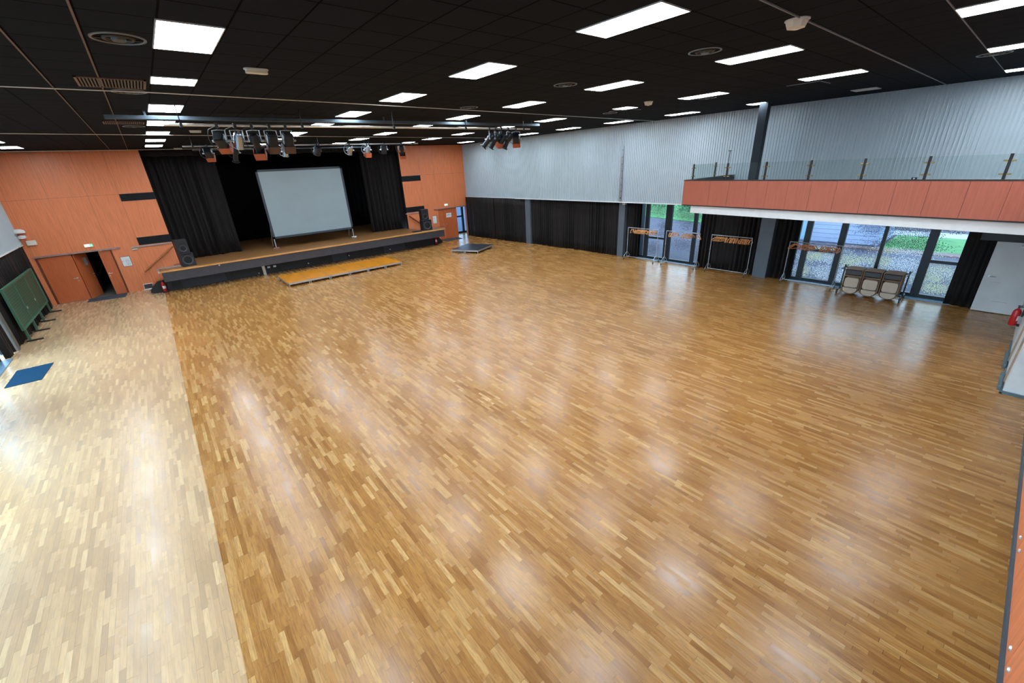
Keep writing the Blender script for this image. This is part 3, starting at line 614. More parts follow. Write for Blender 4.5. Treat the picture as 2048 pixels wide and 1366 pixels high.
# ---------------------------------------------------------------- speakers on the stage
def speaker(loc, w, h, d, label, rz, tweeter):
    t = thing('loudspeaker', label, 'loudspeaker', loc, rz)
    B().box(-w/2, w/2, -d/2, d/2, 0, h, 0.015).obj('cabinet', 'spk', t)
    zc = h*0.36 if tweeter else h*0.48; r = w*0.3 if tweeter else w*0.36
    Mx = Matrix.Translation((0, -d/2, zc)) @ Matrix.Rotation(PI/2, 4, 'X')
    B().lathe([(r*1.12, -0.0), (r*1.12, 0.012), (r, 0.016), (r*0.9, 0.01), (r*0.35, -0.05), (r*0.3, -0.03), (0.0, -0.015)], 28, Mx).obj('woofer', 'cone', t, True)
    if tweeter:
        b = B(); b.prism(rb(w*0.5, h*0.2, 0.02), -d/2-0.008, -d/2, 'XZ', Matrix.Translation((0, 0, h*0.75))); b.obj('horn', mat('black_horn', (20, 22, 26), 0.4), t)
        B().box(-w*0.38, w*0.38, -d/2-0.004, -d/2, 0.02, 0.05).obj('badge_strip', 'spk', t)
    else:
        B().box(-w*0.4, w*0.4, -d/2-0.006, -d/2, h*0.92, h*0.96).obj('port', 'blacki', t)
    return t
speaker((0.63, 25.95, 1.1), 0.56, 0.62, 0.5, 'black bass speaker cabinet at the left front corner of the stage', 0.15, False)
speaker((0.6, 25.98, 1.72), 0.48, 0.66, 0.42, 'black speaker standing on the left bass cabinet', 0.15, True)
speaker((13.95, 25.9, 1.1), 0.66, 0.66, 0.5, 'black bass speaker cabinet at the right front corner of the stage', -0.1, False)
speaker((13.9, 25.92, 1.76), 0.5, 0.7, 0.42, 'black speaker standing on the right bass cabinet', -0.1, True)
t = thing('stage_monitor_board', 'flat black cable box lying on stage left of the right speakers', 'box', (13.15, 25.75, 1.1)); B().box(-0.3, 0.28, -0.16, 0.16, 0, 0.05, 0.015).obj('body', 'blackp', t); B().tube([(0.28, 0, 0.03), (0.4, 0.04, 0.012), (0.5, 0.0, 0.012)], 0.012).obj('cable', 'blackp', t)

# ---------------------------------------------------------------- projection screen
t = thing('projection_screen', 'large freestanding grey projection screen with dark border on the stage', 'projection screen', (7.2, 27.35, 1.1), 0)
x0, x1, z0, z1 = -2.33, 2.33, 0.55, 4.22
b = B(); f = 0.11
for a in ((x0, x1, -0.03, 0.03, z0, z0+f), (x0, x1, -0.03, 0.03, z1-f, z1), (x0, x0+f, -0.03, 0.03, z0, z1), (x1-f, x1, -0.03, 0.03, z0, z1)): b.box(*a)
b.obj('border', 'scrframe', t); B().box(x0+f, x1-f, -0.012, 0.0, z0+f, z1-f).obj('screen_surface', 'screen', t)
for s in (x0+0.05, x1-0.05):
    B().tube([(s, 0.05, 0.06), (s, 0.05, z1-0.4)], 0.025).obj('leg', 'alu', t)
    B().tube([(s, 0.05, 1.6), (s, 0.9, 0.06)], 0.018).obj('rear_brace', 'alu', t)
    b = B(); b.box(s-0.16, s+0.16, -0.05, 0.12, 0, 0.07, 0.02); b.box(s-0.06, s+0.06, -0.22, 0.4, 0, 0.05, 0.02); b.obj('foot', 'pinkred' if s < 0 else 'alu', t)

# ---------------------------------------------------------------- platforms
def platform(m, label, group, loc, rz, w=0.985, l=2.2, h=0.2):
    t = thing('stage_platform', label, 'platform', loc, rz, group)
    B().box(0.012, w-0.012, 0.012, l-0.012, h-0.018, h).obj('deck', m, t)
    b = B(); b.box(0, w, 0, 0.03, h-0.09, h-0.004); b.box(0, w, l-0.03, l, h-0.09, h-0.004); b.box(0, 0.03, 0, l, h-0.09, h-0.004); b.box(w-0.03, w, 0, l, h-0.09, h-0.004); b.obj('frame', 'alu', t)
    for x in (0.035, w-0.035):
        for y in (0.035, l-0.035): B().cyl((x, y, 0), (x, y, h-0.09), 0.022, seg=10).obj('leg', 'alu', t)
    return t
g = 'amber platforms in front of the stage'
p = platform('amber', 'amber topped low platform module, leftmost of the row before the stage', g, (4.0, 21.8, 0), 0)
for i in range(1, 6):
    dup(p, (4.0+i*0.99, 21.8, 0), 0, ['', 'amber topped low platform module, second from the left in the row', 'amber topped low platform module, third from the left in the row', 'amber topped low platform module, third from the right in the row', 'amber topped low platform module, second from the right in the row', 'amber topped low platform module, rightmost of the row before the stage'][i])
a = math.atan2(-0.9, 0.437)
g = 'black platforms near the right door'
p = platform('blackdeck', 'black topped low platform module near the right door, the half nearer the stage', g, (13.64, 22.5, 0), a, w=0.955, l=2.1)
u = Vector((math.cos(a), math.sin(a), 0))*0.965
dup(p, (13.64+u.x, 22.5+u.y, 0), a, 'black topped low platform module near the right door, the half farther from the stage')

# ---------------------------------------------------------------- green panel
def perf_mat():
    b = NB('green_perforated_sheet'); c = b.n('ShaderNodeTexCoord'); sp = b.n('ShaderNodeSeparateXYZ'); b.l(c.outputs['Object'], sp.inputs[0])
    zz = b.math('DIVIDE', sp.outputs[2], 0.086); odd = b.math('MULTIPLY', b.math('FLOOR', b.math('MODULO', zz, 2)), 0.5)
    fy = b.math('SUBTRACT', b.math('FRACT', b.math('ADD', b.math('DIVIDE', b.math('ADD', sp.outputs[1], 10), 0.104), odd)), 0.5); fz = b.math('SUBTRACT', b.math('FRACT', zz), 0.5)
    d = b.math('ADD', b.math('MULTIPLY', fy, fy), b.math('MULTIPLY', fz, fz))
    b.l(b.mix(b.math('LESS_THAN', d, 0.09), lin((32, 98, 80)), lin((8, 34, 32))), b.p.inputs['Base Color']); b.p.inputs['Roughness'].default_value = 0.4
    return b.m
t = thing('green_display_panel', 'green perforated panel on four legs leaning along the left wall curtains', 'display panel', (-4.6, 23.7, 0), 0)
y0, y1 = -2.45, 2.5
B().box(-0.03, 0.0, y0, y1, 0.5, 1.88).obj('board', perf_mat(), t)
b = B()
for a in ((y0-0.04, y0+0.04), (y1-0.04, y1+0.04)): b.box(-0.04, 0.03, a[0], a[1], 0.46, 1.92)
b.box(-0.04, 0.03, y0, y1, 1.86, 1.92); b.box(-0.04, 0.03, y0, y1, 0.44, 0.5); b.box(-0.02, 0.012, -0.86, -0.8, 0.5, 1.86); b.box(-0.02, 0.012, 0.9, 0.96, 0.5, 1.86); b.obj('frame', 'greenfr', t)
for y in (-2.3, -0.9, 0.6, 2.3):
    l = B().box(-0.03, 0.03, y-0.03, y+0.03, 0.05, 0.46).obj('leg', 'greenfr', t)
    B().box(-0.1, 0.32, y-0.03, y+0.03, 0, 0.05, 0.008).obj('foot', 'blackp', l)
    B().cyl((0.005, y+0.2, 0.9), (0.02, y+0.2, 0.9), 0.05).obj('clip', 'alu', t) if y in (-0.9, 0.6) else None

# ---------------------------------------------------------------- ceiling lights
def light_unit(nhalf, lit):
    t = thing('ceiling_light', '-', 'ceiling light', (0, 0, 0)); w = 0.6
    for k in range(nhalf):
        B().box(0.01, w-0.01, 0.012+k*0.6, 0.588+k*0.6, -0.012, -0.006).obj('diffuser', 'panel' if lit else 'offpanel', t)
    b = B(); l = 0.6*nhalf
    b.box(0, 0.012, 0, l, -0.014, -0.001); b.box(w-0.012, w, 0, l, -0.014, -0.001); b.box(0, w, 0, 0.012, -0.014, -0.001); b.box(0, w, l-0.012, l, -0.014, -0.001)
    if nhalf == 2: b.box(0, w, 0.594, 0.606, -0.014, -0.001)
    b.obj('light_frame', mat('panel_frame', (200, 204, 210), 0.5) if 'pf' not in M else M['pf'], t)
    return t
full = light_unit(2, True); half = light_unit(1, True); off = light_unit(1, False)
used = set()
def put(kind, x, y, label):
    if kind not in used:
        used.add(kind); kind.location = (x, y, H); kind['label'] = label; kind['group'] = 'ceiling light panels'
    else: dup(kind, (x, y, H), 0, label, 'ceiling light panels')
cols = [(-3.63, 'far left'), (0.57, 'second from left'), (4.71, 'third from left'), (8.34, 'third from right'), (12.36, 'second from right'), (16.62, 'far right')]
for ci, (x, cn) in enumerate(cols):
    for k in range(8, -3, -1):
        y = 0.04 + 3.0*k
        if ci == 0 and k in (0, 1): continue
        kind = full; yy = y
        if ci == 1 and k == 3: kind = half
        if ci == 4 and k == 3: kind = half; yy = 8.92
        if ci == 5 and k == 2: kind = half; yy = 6.55
        if ci == 5 and k == 1: kind = off; yy = 3.64
        label = '%s white ceiling panel light, %s from the stage in the %s line' % ({full: 'lit rectangular', half: 'lit square', off: 'unlit square'}[kind], ordn(8-k), cn)
        put(kind, x, yy, label)
# ---------------------------------------------------------------- ceiling fittings
def diffuser_vent():
    t = thing('round_ceiling_vent', '-', 'ceiling vent', (0, 0, 0))
    B().lathe([(0.25, 0), (0.247, -0.01), (0.228, -0.012), (0.222, -0.003), (0.222, 0)], 32).obj('outer_ring', mat('grey_vent_ring', (118, 126, 130), 0.35, 0.4), t, True)
    B().lathe([(0.0, -0.002), (0.224, -0.002), (0.224, -0.0005)], 32).obj('dark_throat', 'blacki', t)
    B().lathe([(0.15, -0.004), (0.14, -0.016), (0.12, -0.016), (0.11, -0.004)], 24).obj('inner_ring', 'blackp', t, True)
    B().lathe([(0.0, -0.03), (0.06, -0.028), (0.07, -0.004), (0.0, -0.003)], 20).obj('centre_cap', mat('grey_vent_cap', (84, 92, 96), 0.35, 0.4), t, True)
    b = B(); b.box(-0.2, 0.2, -0.012, 0.012, -0.014, -0.004); b.obj('cross_bar', 'blackp', t)
    return t
v = diffuser_vent(); spots = [(0.27, 6.98, 'above the left side, just left of the nearest large light'), (0.3, 10.6, 'just beyond the left ribbed ceiling grille'), (7.45, 3.96, 'between the two nearest lights right of centre'), (7.48, 7.0, 'in the middle of the ceiling'), (7.48, 10.6, 'before the lighting bar, right of centre'), (13.35, 6.86, 'beside the long light over the balcony edge'), (13.3, 1.2, 'at the upper right picture corner'), (13.35, 10.35, 'next to the right ceiling hatch frame'), (0.3, 16.6, 'behind the lighting bar at left')]
for i, (x, y, s) in enumerate(spots):
    lb = 'round dark ceiling air vent ' + s
    if i == 0: v.location = (x, y, H); v['label'] = lb; v['group'] = 'round ceiling vents'
    else: dup(v, (x, y, H), 0, lb, 'round ceiling vents')
def grille(x0, x1, y0, y1, label):
    t = thing('ribbed_ceiling_grille', label, 'ceiling vent', (x0, y0, H)); w = x1-x0; l = y1-y0
    b = B(); b.box(0, w, 0, l, -0.002, -0.0005); b.obj('backing', 'blacki', t)
    b = B(); b.box(0, 0.03, 0, l, -0.02, -0.002); b.box(w-0.03, w, 0, l, -0.02, -0.002); b.box(0.0, w, 0, 0.02, -0.02, -0.002); b.box(0, w, l-0.02, l, -0.02, -0.002); b.obj('grille_frame', mat('brown_grille_frame', (112, 84, 76), 0.5), t)
    b = B(); n = 19
    for k in range(n): b.box(0.05+(w-0.08)*k/n, 0.05+(w-0.08)*(k+0.45)/n, 0.02, l-0.02, -0.018, -0.002)
    b.obj('slats', mat('grey_brown_slats', (92, 90, 88), 0.5), t)
grille(-0.31, 0.52, 9.4, 10.2, 'ribbed rectangular ceiling grille left of the second light, nearer the camera')
grille(-0.3, 0.52, 15.3, 15.9, 'ribbed rectangular ceiling grille behind the left end of the lighting bar')
def em(x, y, label):
    t = thing('emergency_ceiling_light', label, 'emergency light', (x, y, H)); b = B(); b.prism(rb(0.3, 0.12, 0.05), -0.06, -0.001); b.obj('cover', 'offwhite', t); B().prism(rb(0.33, 0.15, 0.06), -0.015, -0.0005).obj('base', 'white', t)
em(1.8, 7.96, 'oblong cream emergency light right of the nearest left ceiling light')
em(1.8, 17.75, 'oblong cream emergency light beyond the lighting bar, left of the stage lamps')
em(1.8, 26.6, 'oblong cream emergency light just before the stage opening')
def smoke(x, y, label, r):
    t = thing('ceiling_detector', label, 'detector', (x, y, H)); B().lathe([(r, -0.001), (r, -0.03), (r*0.93, -0.05), (r*0.8, -0.09), (0, -0.1)], 8).obj('housing', 'offwhite', t); B().lathe([(r*1.08, -0.0005), (r*1.08, -0.012), (0, -0.013)], 24).obj('base', 'white', t); B().cyl((0, 0, -0.1), (0, 0, -0.106), r*0.3).obj('lens', 'paper', t)
smoke(6.92, 2.5, 'octagonal cream motion detector on the ceiling, right of the double light', 0.13)
smoke(12.1, 8.0, 'small cream detector on ceiling near the square light over the floor', 0.12)
def hatch(x, y, label):
    b = B(); b.box(x, x+0.02, y, y+0.75, H-0.01, H-0.0005); b.box(x, x+0.75, y, y+0.02, H-0.01, H-0.0005); tag(b.obj('hatch_edge', 'alu'), label, 'ceiling hatch')
hatch(13.35, 4.05, 'bright L shaped edge of ceiling hatch near the grey column'); hatch(12.9, 9.3, 'bright L shaped edge of ceiling hatch beside the square light')
tag(B().box(3.82, 4.2, 13.44, 14.46, H-0.003, H-0.0005).obj('open_ceiling_tile', 'blacki'), 'black gap of a missing ceiling tile just before the front lighting bar', 'ceiling gap')
# cables across the hall
def cable(pts, label, r=0.009):
    o = B().tube(pts, r, 6).obj('ceiling_cable', 'steelw'); tag(o, label, 'cable')
cable([(XL+0.1, 10.5, 6.35), (0.57, 10.25, 6.35), (3.02, 10.33, 6.34), (7.37, 10.65, 6.34), (15.1, 11.3, 6.34), (XR-0.1, 11.6, 6.35)], 'thin pale cable stretched across the ceiling before the lighting bar')
cable([(XL+0.1, 18.0, 6.35), (3.54, 19.0, 6.34), (XR-0.1, 21.0, 6.35)], 'thin pale cable stretched across the ceiling behind the front lighting bar')
cable([(XL+0.1, 26.3, 6.35), (0.7, 26.5, 6.35), (5, 26.6, 6.35)], 'thin pale cable under the ceiling edge before the stage')

# ---------------------------------------------------------------- lighting bars and lamps
t = thing('screen_casing', 'long grey steel beam fixed under the ceiling above the front lighting bar', 'beam', (6.1, 13.1, 6.1))
B().box(-6.3, 6.4, -0.05, 0.05, 0.12, 0.2, 0.01).obj('beam', 'steeld', t)
for x in (-5.6, -3, 0, 3, 6): B().box(x-0.02, x+0.02, -0.02, 0.02, 0.2, 0.3).obj('ceiling_fixing', 'steeld', t)
PY, PZ = 12.0, 6.02
def pipe(name, x0, x1, y, z, label, m, r=0.028, hang=None):
    t = thing(name, label, 'lighting bar', ((x0+x1)/2, y, z)); c = (x0+x1)/2
    B().tube([(x0-c, 0, 0), (x1-c, 0, 0)], r, 12).obj('pipe', m, t)
    n = int((x1-x0)/2.2)
    for k in range(n+1):
        x = x0-c+0.3+(x1-x0-0.6)*k/n
        b = B(); b.cyl((x, 0, 0), (x, 0, H-z), 0.01, seg=6); b.box(x-0.025, x+0.025, -0.045, 0.045, -0.04, 0.04); b.obj('hanger', 'lampbk', t)
pipe('lighting_bar', 0.7, 11.0, PY, PZ, 'bright steel lighting bar nearest the camera, hung across the hall', 'steelw')
pipe('lighting_bar', 1.5, 10.9, 20.0, 6.08, 'grey steel lighting bar in the middle, hung before the stage', 'galv')
pipe('lighting_bar', 2.0, 9.6, 22.7, 6.1, 'dark steel lighting bar nearest the stage', 'steeld')
def lamp(x, y, z, yaw, pitch, kind, label, size=1.0, drop=0.28, gel=True, gelm='gel'):
    """theatre spotlight hanging under a pipe; pitch = degrees below horizontal"""
    t = thing('stage_spotlight', label, 'spotlight', (x, y, z), yaw, 'stage spotlights')
    s = size
    b = B(); b.box(-0.03, 0.03, -0.04, 0.04, -0.05, 0.045, 0.008); b.cyl((0, 0, -0.05), (0, 0, -0.09), 0.014); b.obj('clamp', 'blackp', t)
    w = 0.15*s
    b = B(); zz = -0.09
    for sg in (-1, 1): b.tube([(0, 0, zz), (sg*w, 0, zz-0.01), (sg*w, 0, zz-drop*s)], 0.011, 6)
    b.obj('yoke', 'galv', t)
    R = Matrix.Translation((0, 0, zz-drop*s)) @ Matrix.Rotation(math.radians(pitch), 4, 'X') @ Matrix.Rotation(-PI/2, 4, 'X')   # local +Z points along +Y tilted down
    R = Matrix.Translation((0, 0, zz-drop*s)) @ Matrix.Rotation(-math.radians(pitch), 4, 'X') @ Matrix.Rotation(-PI/2, 4, 'X')
    if kind == 'fresnel':
        b = B(); b.prism(rb(0.24*s, 0.26*s, 0.05*s), -0.16*s, 0.14*s, 'XY', R); b.prism(rb(0.2*s, 0.22*s, 0.04*s), -0.2*s, -0.16*s, 'XY', R); b.obj('body', 'lampbk', t, True)
    elif kind == 'par':
        b = B(); b.lathe([(0.0, -0.24*s), (0.06*s, -0.24*s), (0.1*s, -0.2*s), (0.115*s, -0.1*s), (0.115*s, 0.16*s), (0.1*s, 0.16*s)], 20, R); b.obj('body', 'lampsl', t, True)
    else:
        b = B(); b.lathe([(0.0, -0.22*s), (0.09*s, -0.2*s), (0.12*s, -0.12*s), (0.12*s, 0.02*s), (0.085*s, 0.08*s), (0.085*s, 0.34*s), (0.1*s, 0.34*s), (0.1*s, 0.36*s), (0, 0.33*s)], 18, R); b.obj('body', 'lampbk', t, True)
    L0 = 0.34*s if kind == 'profile' else 0.15*s
    if gel:
        b = B(); q = 0.13*s
        q2 = q+0.012
        for a_ in ((-q2, q2, -q2, -q2+0.012), (-q2, q2, q2-0.012, q2), (-q2, -q2+0.012, -q2, q2), (q2-0.012, q2, -q2, q2)): b.box(*a_, L0-0.03, L0+0.16*s, mtx=R)
        b.obj('colour_frame', gelm, t)
        b = B(); b.box(-q, q, -q, q, L0-0.02, L0-0.005, mtx=R); b.obj('lens', 'lampbk', t)
    else:
        b = B(); b.lathe([(0.13*s, L0), (0.13*s, L0+0.03), (0.09*s, L0+0.03), (0.0, L0+0.02)], 18, R); b.obj('lens_ring', 'lampsl' if kind == 'par' else 'lampbk', t, True)
    for sg in (-1, 1): pass
    b = B(); c = Vector((-w-0.02, 0, zz-drop*s)); b.cyl((c.x-0.03, 0, c.z), (c.x+0.03, 0, c.z), 0.025); b.obj('tilt_knob', 'galv', t)
    b = B(); b.cyl((w-0.01, 0, c.z), (w+0.05, 0, c.z), 0.025); b.obj('tilt_knob', 'galv', t)
    pts = [(-0.03, 0.02, -0.01)] + [(-w-0.05*s-0.08*s*math.sin(PI*k/8), 0.02, -0.02-(drop+0.25)*s*k/8) for k in range(1, 8)] + [(-w*0.6, 0, -(drop+0.3)*s)]
    b = B(); b.tube(pts, 0.007, 6); b.obj('cable', 'galv' if kind == 'par' else 'blackp', t, True)
    return t
def at(px_x, y): return px_x
lamp(1.64, PY, PZ, -0.5, 38, 'fresnel', 'leftmost spotlight on the front bar, brown colour frame', 0.86, 0.26)
lamp(1.98, PY, PZ, 0.15, 62, 'par', 'round backed spotlight on the front bar, second from the left', 0.86, 0.26, gel=False)
lamp(2.32, PY, PZ, -0.35, 52, 'profile', 'long tilted spotlight on the front bar, third from the left', 0.86, 0.26)
lamp(2.68, PY, PZ, 0.0, 62, 'fresnel', 'boxy spotlight on the front bar, fourth from the left', 0.86, 0.26, True, 'gel2')
lamp(3.03, PY, PZ, 0.05, 62, 'fresnel', 'boxy spotlight on the front bar, fifth from the left', 0.86, 0.26, True, 'gel2')
for i, (x, yw, pt, kd, gl) in enumerate(((9.2, 0.9, 45, 'profile', False), (9.45, 0.75, 55, 'profile', False), (9.7, 0.4, 50, 'fresnel', True), (10.0, 0.5, 60, 'profile', False), (10.35, -0.8, 42, 'fresnel', True))):
    lamp(x, PY, PZ, yw, pt, kd, 'spotlight in the tight group at the right end of the front bar, %s from left' % ordn(i), 0.9, 0.24, gl)
mid = [(2.22, -0.3, 40, 'fresnel', True, 'leftmost spotlight on the middle bar, brown colour frame'), (3.08, 0.2, 60, 'profile', False, 'second spotlight from the left on the middle bar'), (3.95, -0.5, 50, 'par', False, 'silver tilted can spotlight, third from the left on the middle bar'), (4.85, 0.2, 65, 'par', False, 'silver spotlight with round ring, fourth from the left on the middle bar'), (6.1, 0.3, 55, 'fresnel', False, 'dark spotlight in the middle of the middle bar'), (7.5, 0.1, 50, 'par', False, 'silver spotlight with hanging cable loop, fourth from right on the middle bar'), (8.3, 0.0, 70, 'par', True, 'silver can spotlight with reddish front, third from right on the middle bar'), (9.1, -0.3, 60, 'fresnel', False, 'dark spotlight second from right on the middle bar'), (10.0, -0.5, 45, 'profile', True, 'dark spotlight before the orange wall, rightmost on the middle bar')]
for x, yw, pt, kd, gl, lb in mid: lamp(x, 20.0, 6.08, yw, pt, kd, lb, 0.95, 0.16, gl)

# ---------------------------------------------------------------- balcony and gallery
def fx(y): return 14.2 + 0.108*y
t = thing('balcony', 'orange panelled balcony with white lower edge along the right wall', 'balcony', (14.2, 4, 3.0))
def BL(p): return (p[0]-14.2, p[1]-4, p[2]-3.0)
def slab(pts, z0, z1): return B().prism([(x-14.2, y-4) for x, y in pts], z0-3.0, z1-3.0)
seams = [-0.36, 0.33, 0.96, 1.62, 2.25, 2.89, 3.51, 4.13, 4.74, 5.33, 5.95, 6.56, 7.23, 8.25]
for y0, y1 in zip(seams, seams[1:]):
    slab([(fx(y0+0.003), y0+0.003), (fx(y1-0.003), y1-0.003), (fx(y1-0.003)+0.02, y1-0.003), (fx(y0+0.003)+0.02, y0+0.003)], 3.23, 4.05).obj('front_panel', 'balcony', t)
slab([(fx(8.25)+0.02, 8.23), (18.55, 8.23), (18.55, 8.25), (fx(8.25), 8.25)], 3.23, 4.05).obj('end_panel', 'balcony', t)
slab([(fx(-.36)+0.02, -.36), (fx(8.22)+0.02, 8.22), (18.55, 8.22), (18.55, 8.0), (fx(8.0)+0.12, 8.0), (fx(-.36)+0.12, -.36)], 3.22, 4.04).obj('parapet_core', 'blackp', t)
b = slab([(fx(-.36)-0.01, -.36), (fx(8.26)-0.01, 8.26), (18.55, 8.26), (18.55, 7.98), (fx(7.98)+0.14, 7.98), (fx(-.36)+0.14, -.36)], 4.05, 4.075); b.obj('coping', 'blackp', t)
slab([(fx(-.36)-0.01, -.36), (fx(8.26)-0.01, 8.26), (18.55, 8.26), (18.55, 8.1), (fx(8.1)+0.1, 8.1), (fx(-.36)+0.1, -.36)], 3.2, 3.225).obj('lower_trim', 'blackp', t)
slab([(fx(-.36)+0.05, -.36), (fx(7.9)+0.05, 7.9), (18.55, 7.9), (18.55, 7.7), (fx(7.7)+0.25, 7.7), (fx(-.36)+0.25, -.36)], 2.95, 3.2).obj('lower_edge_band', 'white', t)
slab([(fx(-.36)+0.1, -.36), (fx(8.1)+0.1, 8.1), (18.55, 8.1), (18.55, -.36)], 3.25, 3.5).obj('floor_slab', mat('grey_balcony_floor', (120, 120, 122), 0.6), t)
def rail_post(x, y, rot, label):
    t = thing('railing_post', label, 'railing post', (x, y, 4.075), rot, 'balcony railing posts')
    B().box(-0.02, 0.02, -0.025, 0.025, 0, 0.49).obj('upright', 'blackp', t)
    B().cyl((0, 0, 0.49), (0, 0, 0.515), 0.028).obj('cap', 'blackp', t)
    for z in (0.09, 0.36):
        for s in (-1, 1): B().box(-0.022, 0.022, s*0.06-0.035, s*0.06+0.035, z, z+0.035, 0.005).obj('glass_clamp', 'olive', t)
    return t
rot = -math.atan(0.108); ys = [6.72, 5.49, 4.27, 3.02, 1.77, 0.49]
p0 = rail_post(fx(ys[0])+0.06, ys[0], rot, 'black glass-railing post carrying the thin pole, on the balcony front')
for i, y in enumerate(ys[1:]): dup(p0, (fx(y)+0.06, y, 4.075), rot, 'black glass-railing post on the balcony front, ' + ['just right of the grey column', 'fourth from right picture edge', 'third from right picture edge', 'second from right picture edge', 'nearest the right picture edge'][i])
dup(p0, (15.35, 8.08, 4.075), PI/2, 'black railing post at the left end of the balcony, at the outer corner'); dup(p0, (17.0, 8.08, 4.075), PI/2, 'black railing post on the end rail of the balcony, deeper toward the wall')
g = 'balcony glass panels'
al = [8.02] + ys + [-0.384]
for i, (a, c) in enumerate(zip(al, al[1:])):
    ya, yc = a-0.04, c+0.04; b = B().prism([(fx(ya)+0.054, ya), (fx(yc)+0.054, yc), (fx(yc)+0.066, yc), (fx(ya)+0.066, ya)], 4.1, 4.58)
    tag(b.obj('railing_glass', 'railglass'), ['clear glass panel left of the thin pole', 'clear glass panel crossing the grey column', 'clear glass panel right of the column post', 'clear glass panel fourth from the right end', 'clear glass panel third from the right end', 'clear glass panel second from the right end', 'clear glass panel cut by the right picture edge'][i] + ' on the balcony front', 'glass panel', g)
b = B().box(15.42, 16.95, 8.07, 8.082, 4.1, 4.58); tag(b.obj('railing_glass', 'railglass'), 'clear glass panel on the left end rail of the balcony', 'glass panel', g)
t = thing('thin_pole', 'thin black pole with small crossbar rising from the balcony railing', 'pole', (fx(6.72)+0.06, 6.72, 4.59)); B().tube([(0, 0, 0), (0.02, 0, 0.36)], 0.01, 6).obj('rod', 'blackp', t); B().box(-0.01, 0.03, -0.05, 0.05, 0.36, 0.38).obj('crossbar', 'blackp', t)
t = thing('balcony_box', 'small dark camera-like box sitting on the balcony edge at a railing post', 'box', (fx(2.0)+0.05, 1.95, 4.075)); B().box(-0.04, 0.04, -0.05, 0.05, 0, 0.05, 0.01).obj('body', 'blackp', t); B().cyl((-0.04, 0, 0.025), (-0.045, 0, 0.025), 0.018).obj('lens', 'alu', t)
# the gallery the picture is taken from
t = thing('gallery', 'orange panelled gallery edge with bolts at the lower right picture corner', 'balcony', (2, -0.384, 3.2))
xs = [-4.7, -3.9, -2.5, -1.1, 0.3, 1.79, 2.47, 3.9, 5.3, 6.7, 8.1, 9.5, 10.9, 12.3, 14.16]
for x0, x1 in zip(xs, xs[1:]):
    B().box(x0+0.002-2, x1-0.002-2, -0.02, 0, 0.03, 0.85).obj('front_panel', 'orange', t)
    for x in (x0+0.05, x1-0.05): B().lathe([(0.0, 0.006), (0.008, 0.005), (0.011, 0.0)], 10, Matrix.Translation((x-2, 0, 0.07)) @ Matrix.Rotation(-PI/2, 4, 'X')).obj('bolt', 'alu', t)
B().box(-6.7, 12.16, -0.025, 0.008, 0.0, 0.03).obj('edge_strip', 'steeld', t)
B().box(-6.7, 12.16, -0.12, -0.02, 0.0, 0.85).obj('parapet_core', 'blackp', t)
B().box(-6.7, 16.5, -5.6, -0.12, 0.05, 0.3).obj('floor_slab', mat('grey_gallery_floor', (120, 120, 122), 0.6), t)

# fixture on the right cladding
t = thing('wall_mounting_rail', 'tall galvanised mounting rail with bolts on the pale right wall', 'mounting rail', (18.56, 13.52, 2.9))
B().box(-0.03, 0.02, -0.07, 0.07, 0, 2.57).obj('channel', 'galv', t)
for k in range(8): B().cyl((-0.03, -0.02, 0.15+k*0.32), (-0.05, -0.02, 0.15+k*0.32), 0.03 if k == 0 else 0.015).obj('bolt', 'blackp', t)
t = thing('sensor_box', 'small cream box just under the cladding on the middle grey pillar', 'box', (18.7, 13.36, 2.72)); B().box(-0.08, 0.1, -0.08, 0.06, 0, 0.13, 0.012).obj('housing', 'offwhite', t); B().box(-0.084, -0.08, -0.04, 0.02, 0.03, 0.08).obj('window', 'blackp', t)

# ---------------------------------------------------------------- garment racks
def rack(y0, y1, label, x=18.58, zt=1.62):
    yc = (y0+y1)/2; hw = (y1-y0)/2
    t = thing('garment_rack', label, 'clothes rack', (x, yc, 0), 0, 'garment racks by the windows')
    B().tube([(0, -hw, zt), (0, hw, zt)], 0.018).obj('top_rail', 'galv', t)
    B().tube([(0, -hw, 0.14), (0, hw, 0.14)], 0.015).obj('bottom_rail', 'galv', t)
    for s in (-1, 1):
        B().tube([(0, s*hw, 0.14), (0, s*hw, zt)], 0.015).obj('upright', 'galv', t)
        f = B().tube([(-0.25, s*hw, 0.13), (-0.24, s*hw, 0.2), (-0.05, s*hw, 0.36), (0.05, s*hw, 0.36), (0.24, s*hw, 0.2), (0.25, s*hw, 0.13)], 0.013).tube([(-0.25, s*hw, 0.13), (0.25, s*hw, 0.13)], 0.013).obj('foot', 'galv', t)
        for q in (-0.25, 0.25):
            b = B(); b.cyl((q, s*hw, 0.13), (q, s*hw, 0.08), 0.01); b.cyl((q, s*hw-0.012, 0.04), (q, s*hw+0.012, 0.04), 0.04); b.obj('castor', 'chairdk', f, True)
        B().cyl((-0.05, s*hw, 1.0), (0.05, s*hw, 1.0), 0.008).obj('clamp_screw', 'galv', t)
    return t
R1 = rack(11.22, 12.95, 'galvanised garment rack nearest the stage, before the first glazed bay')
R2 = rack(9.12, 10.78, 'galvanised garment rack, second from the stage, before the first glazed bay')
R3 = rack(6.9, 8.58, 'galvanised garment rack, third from the stage, before the black curtain')
R4 = rack(3.84, 5.52, 'galvanised garment rack before the second glazed bay, nearest the chair trolley')
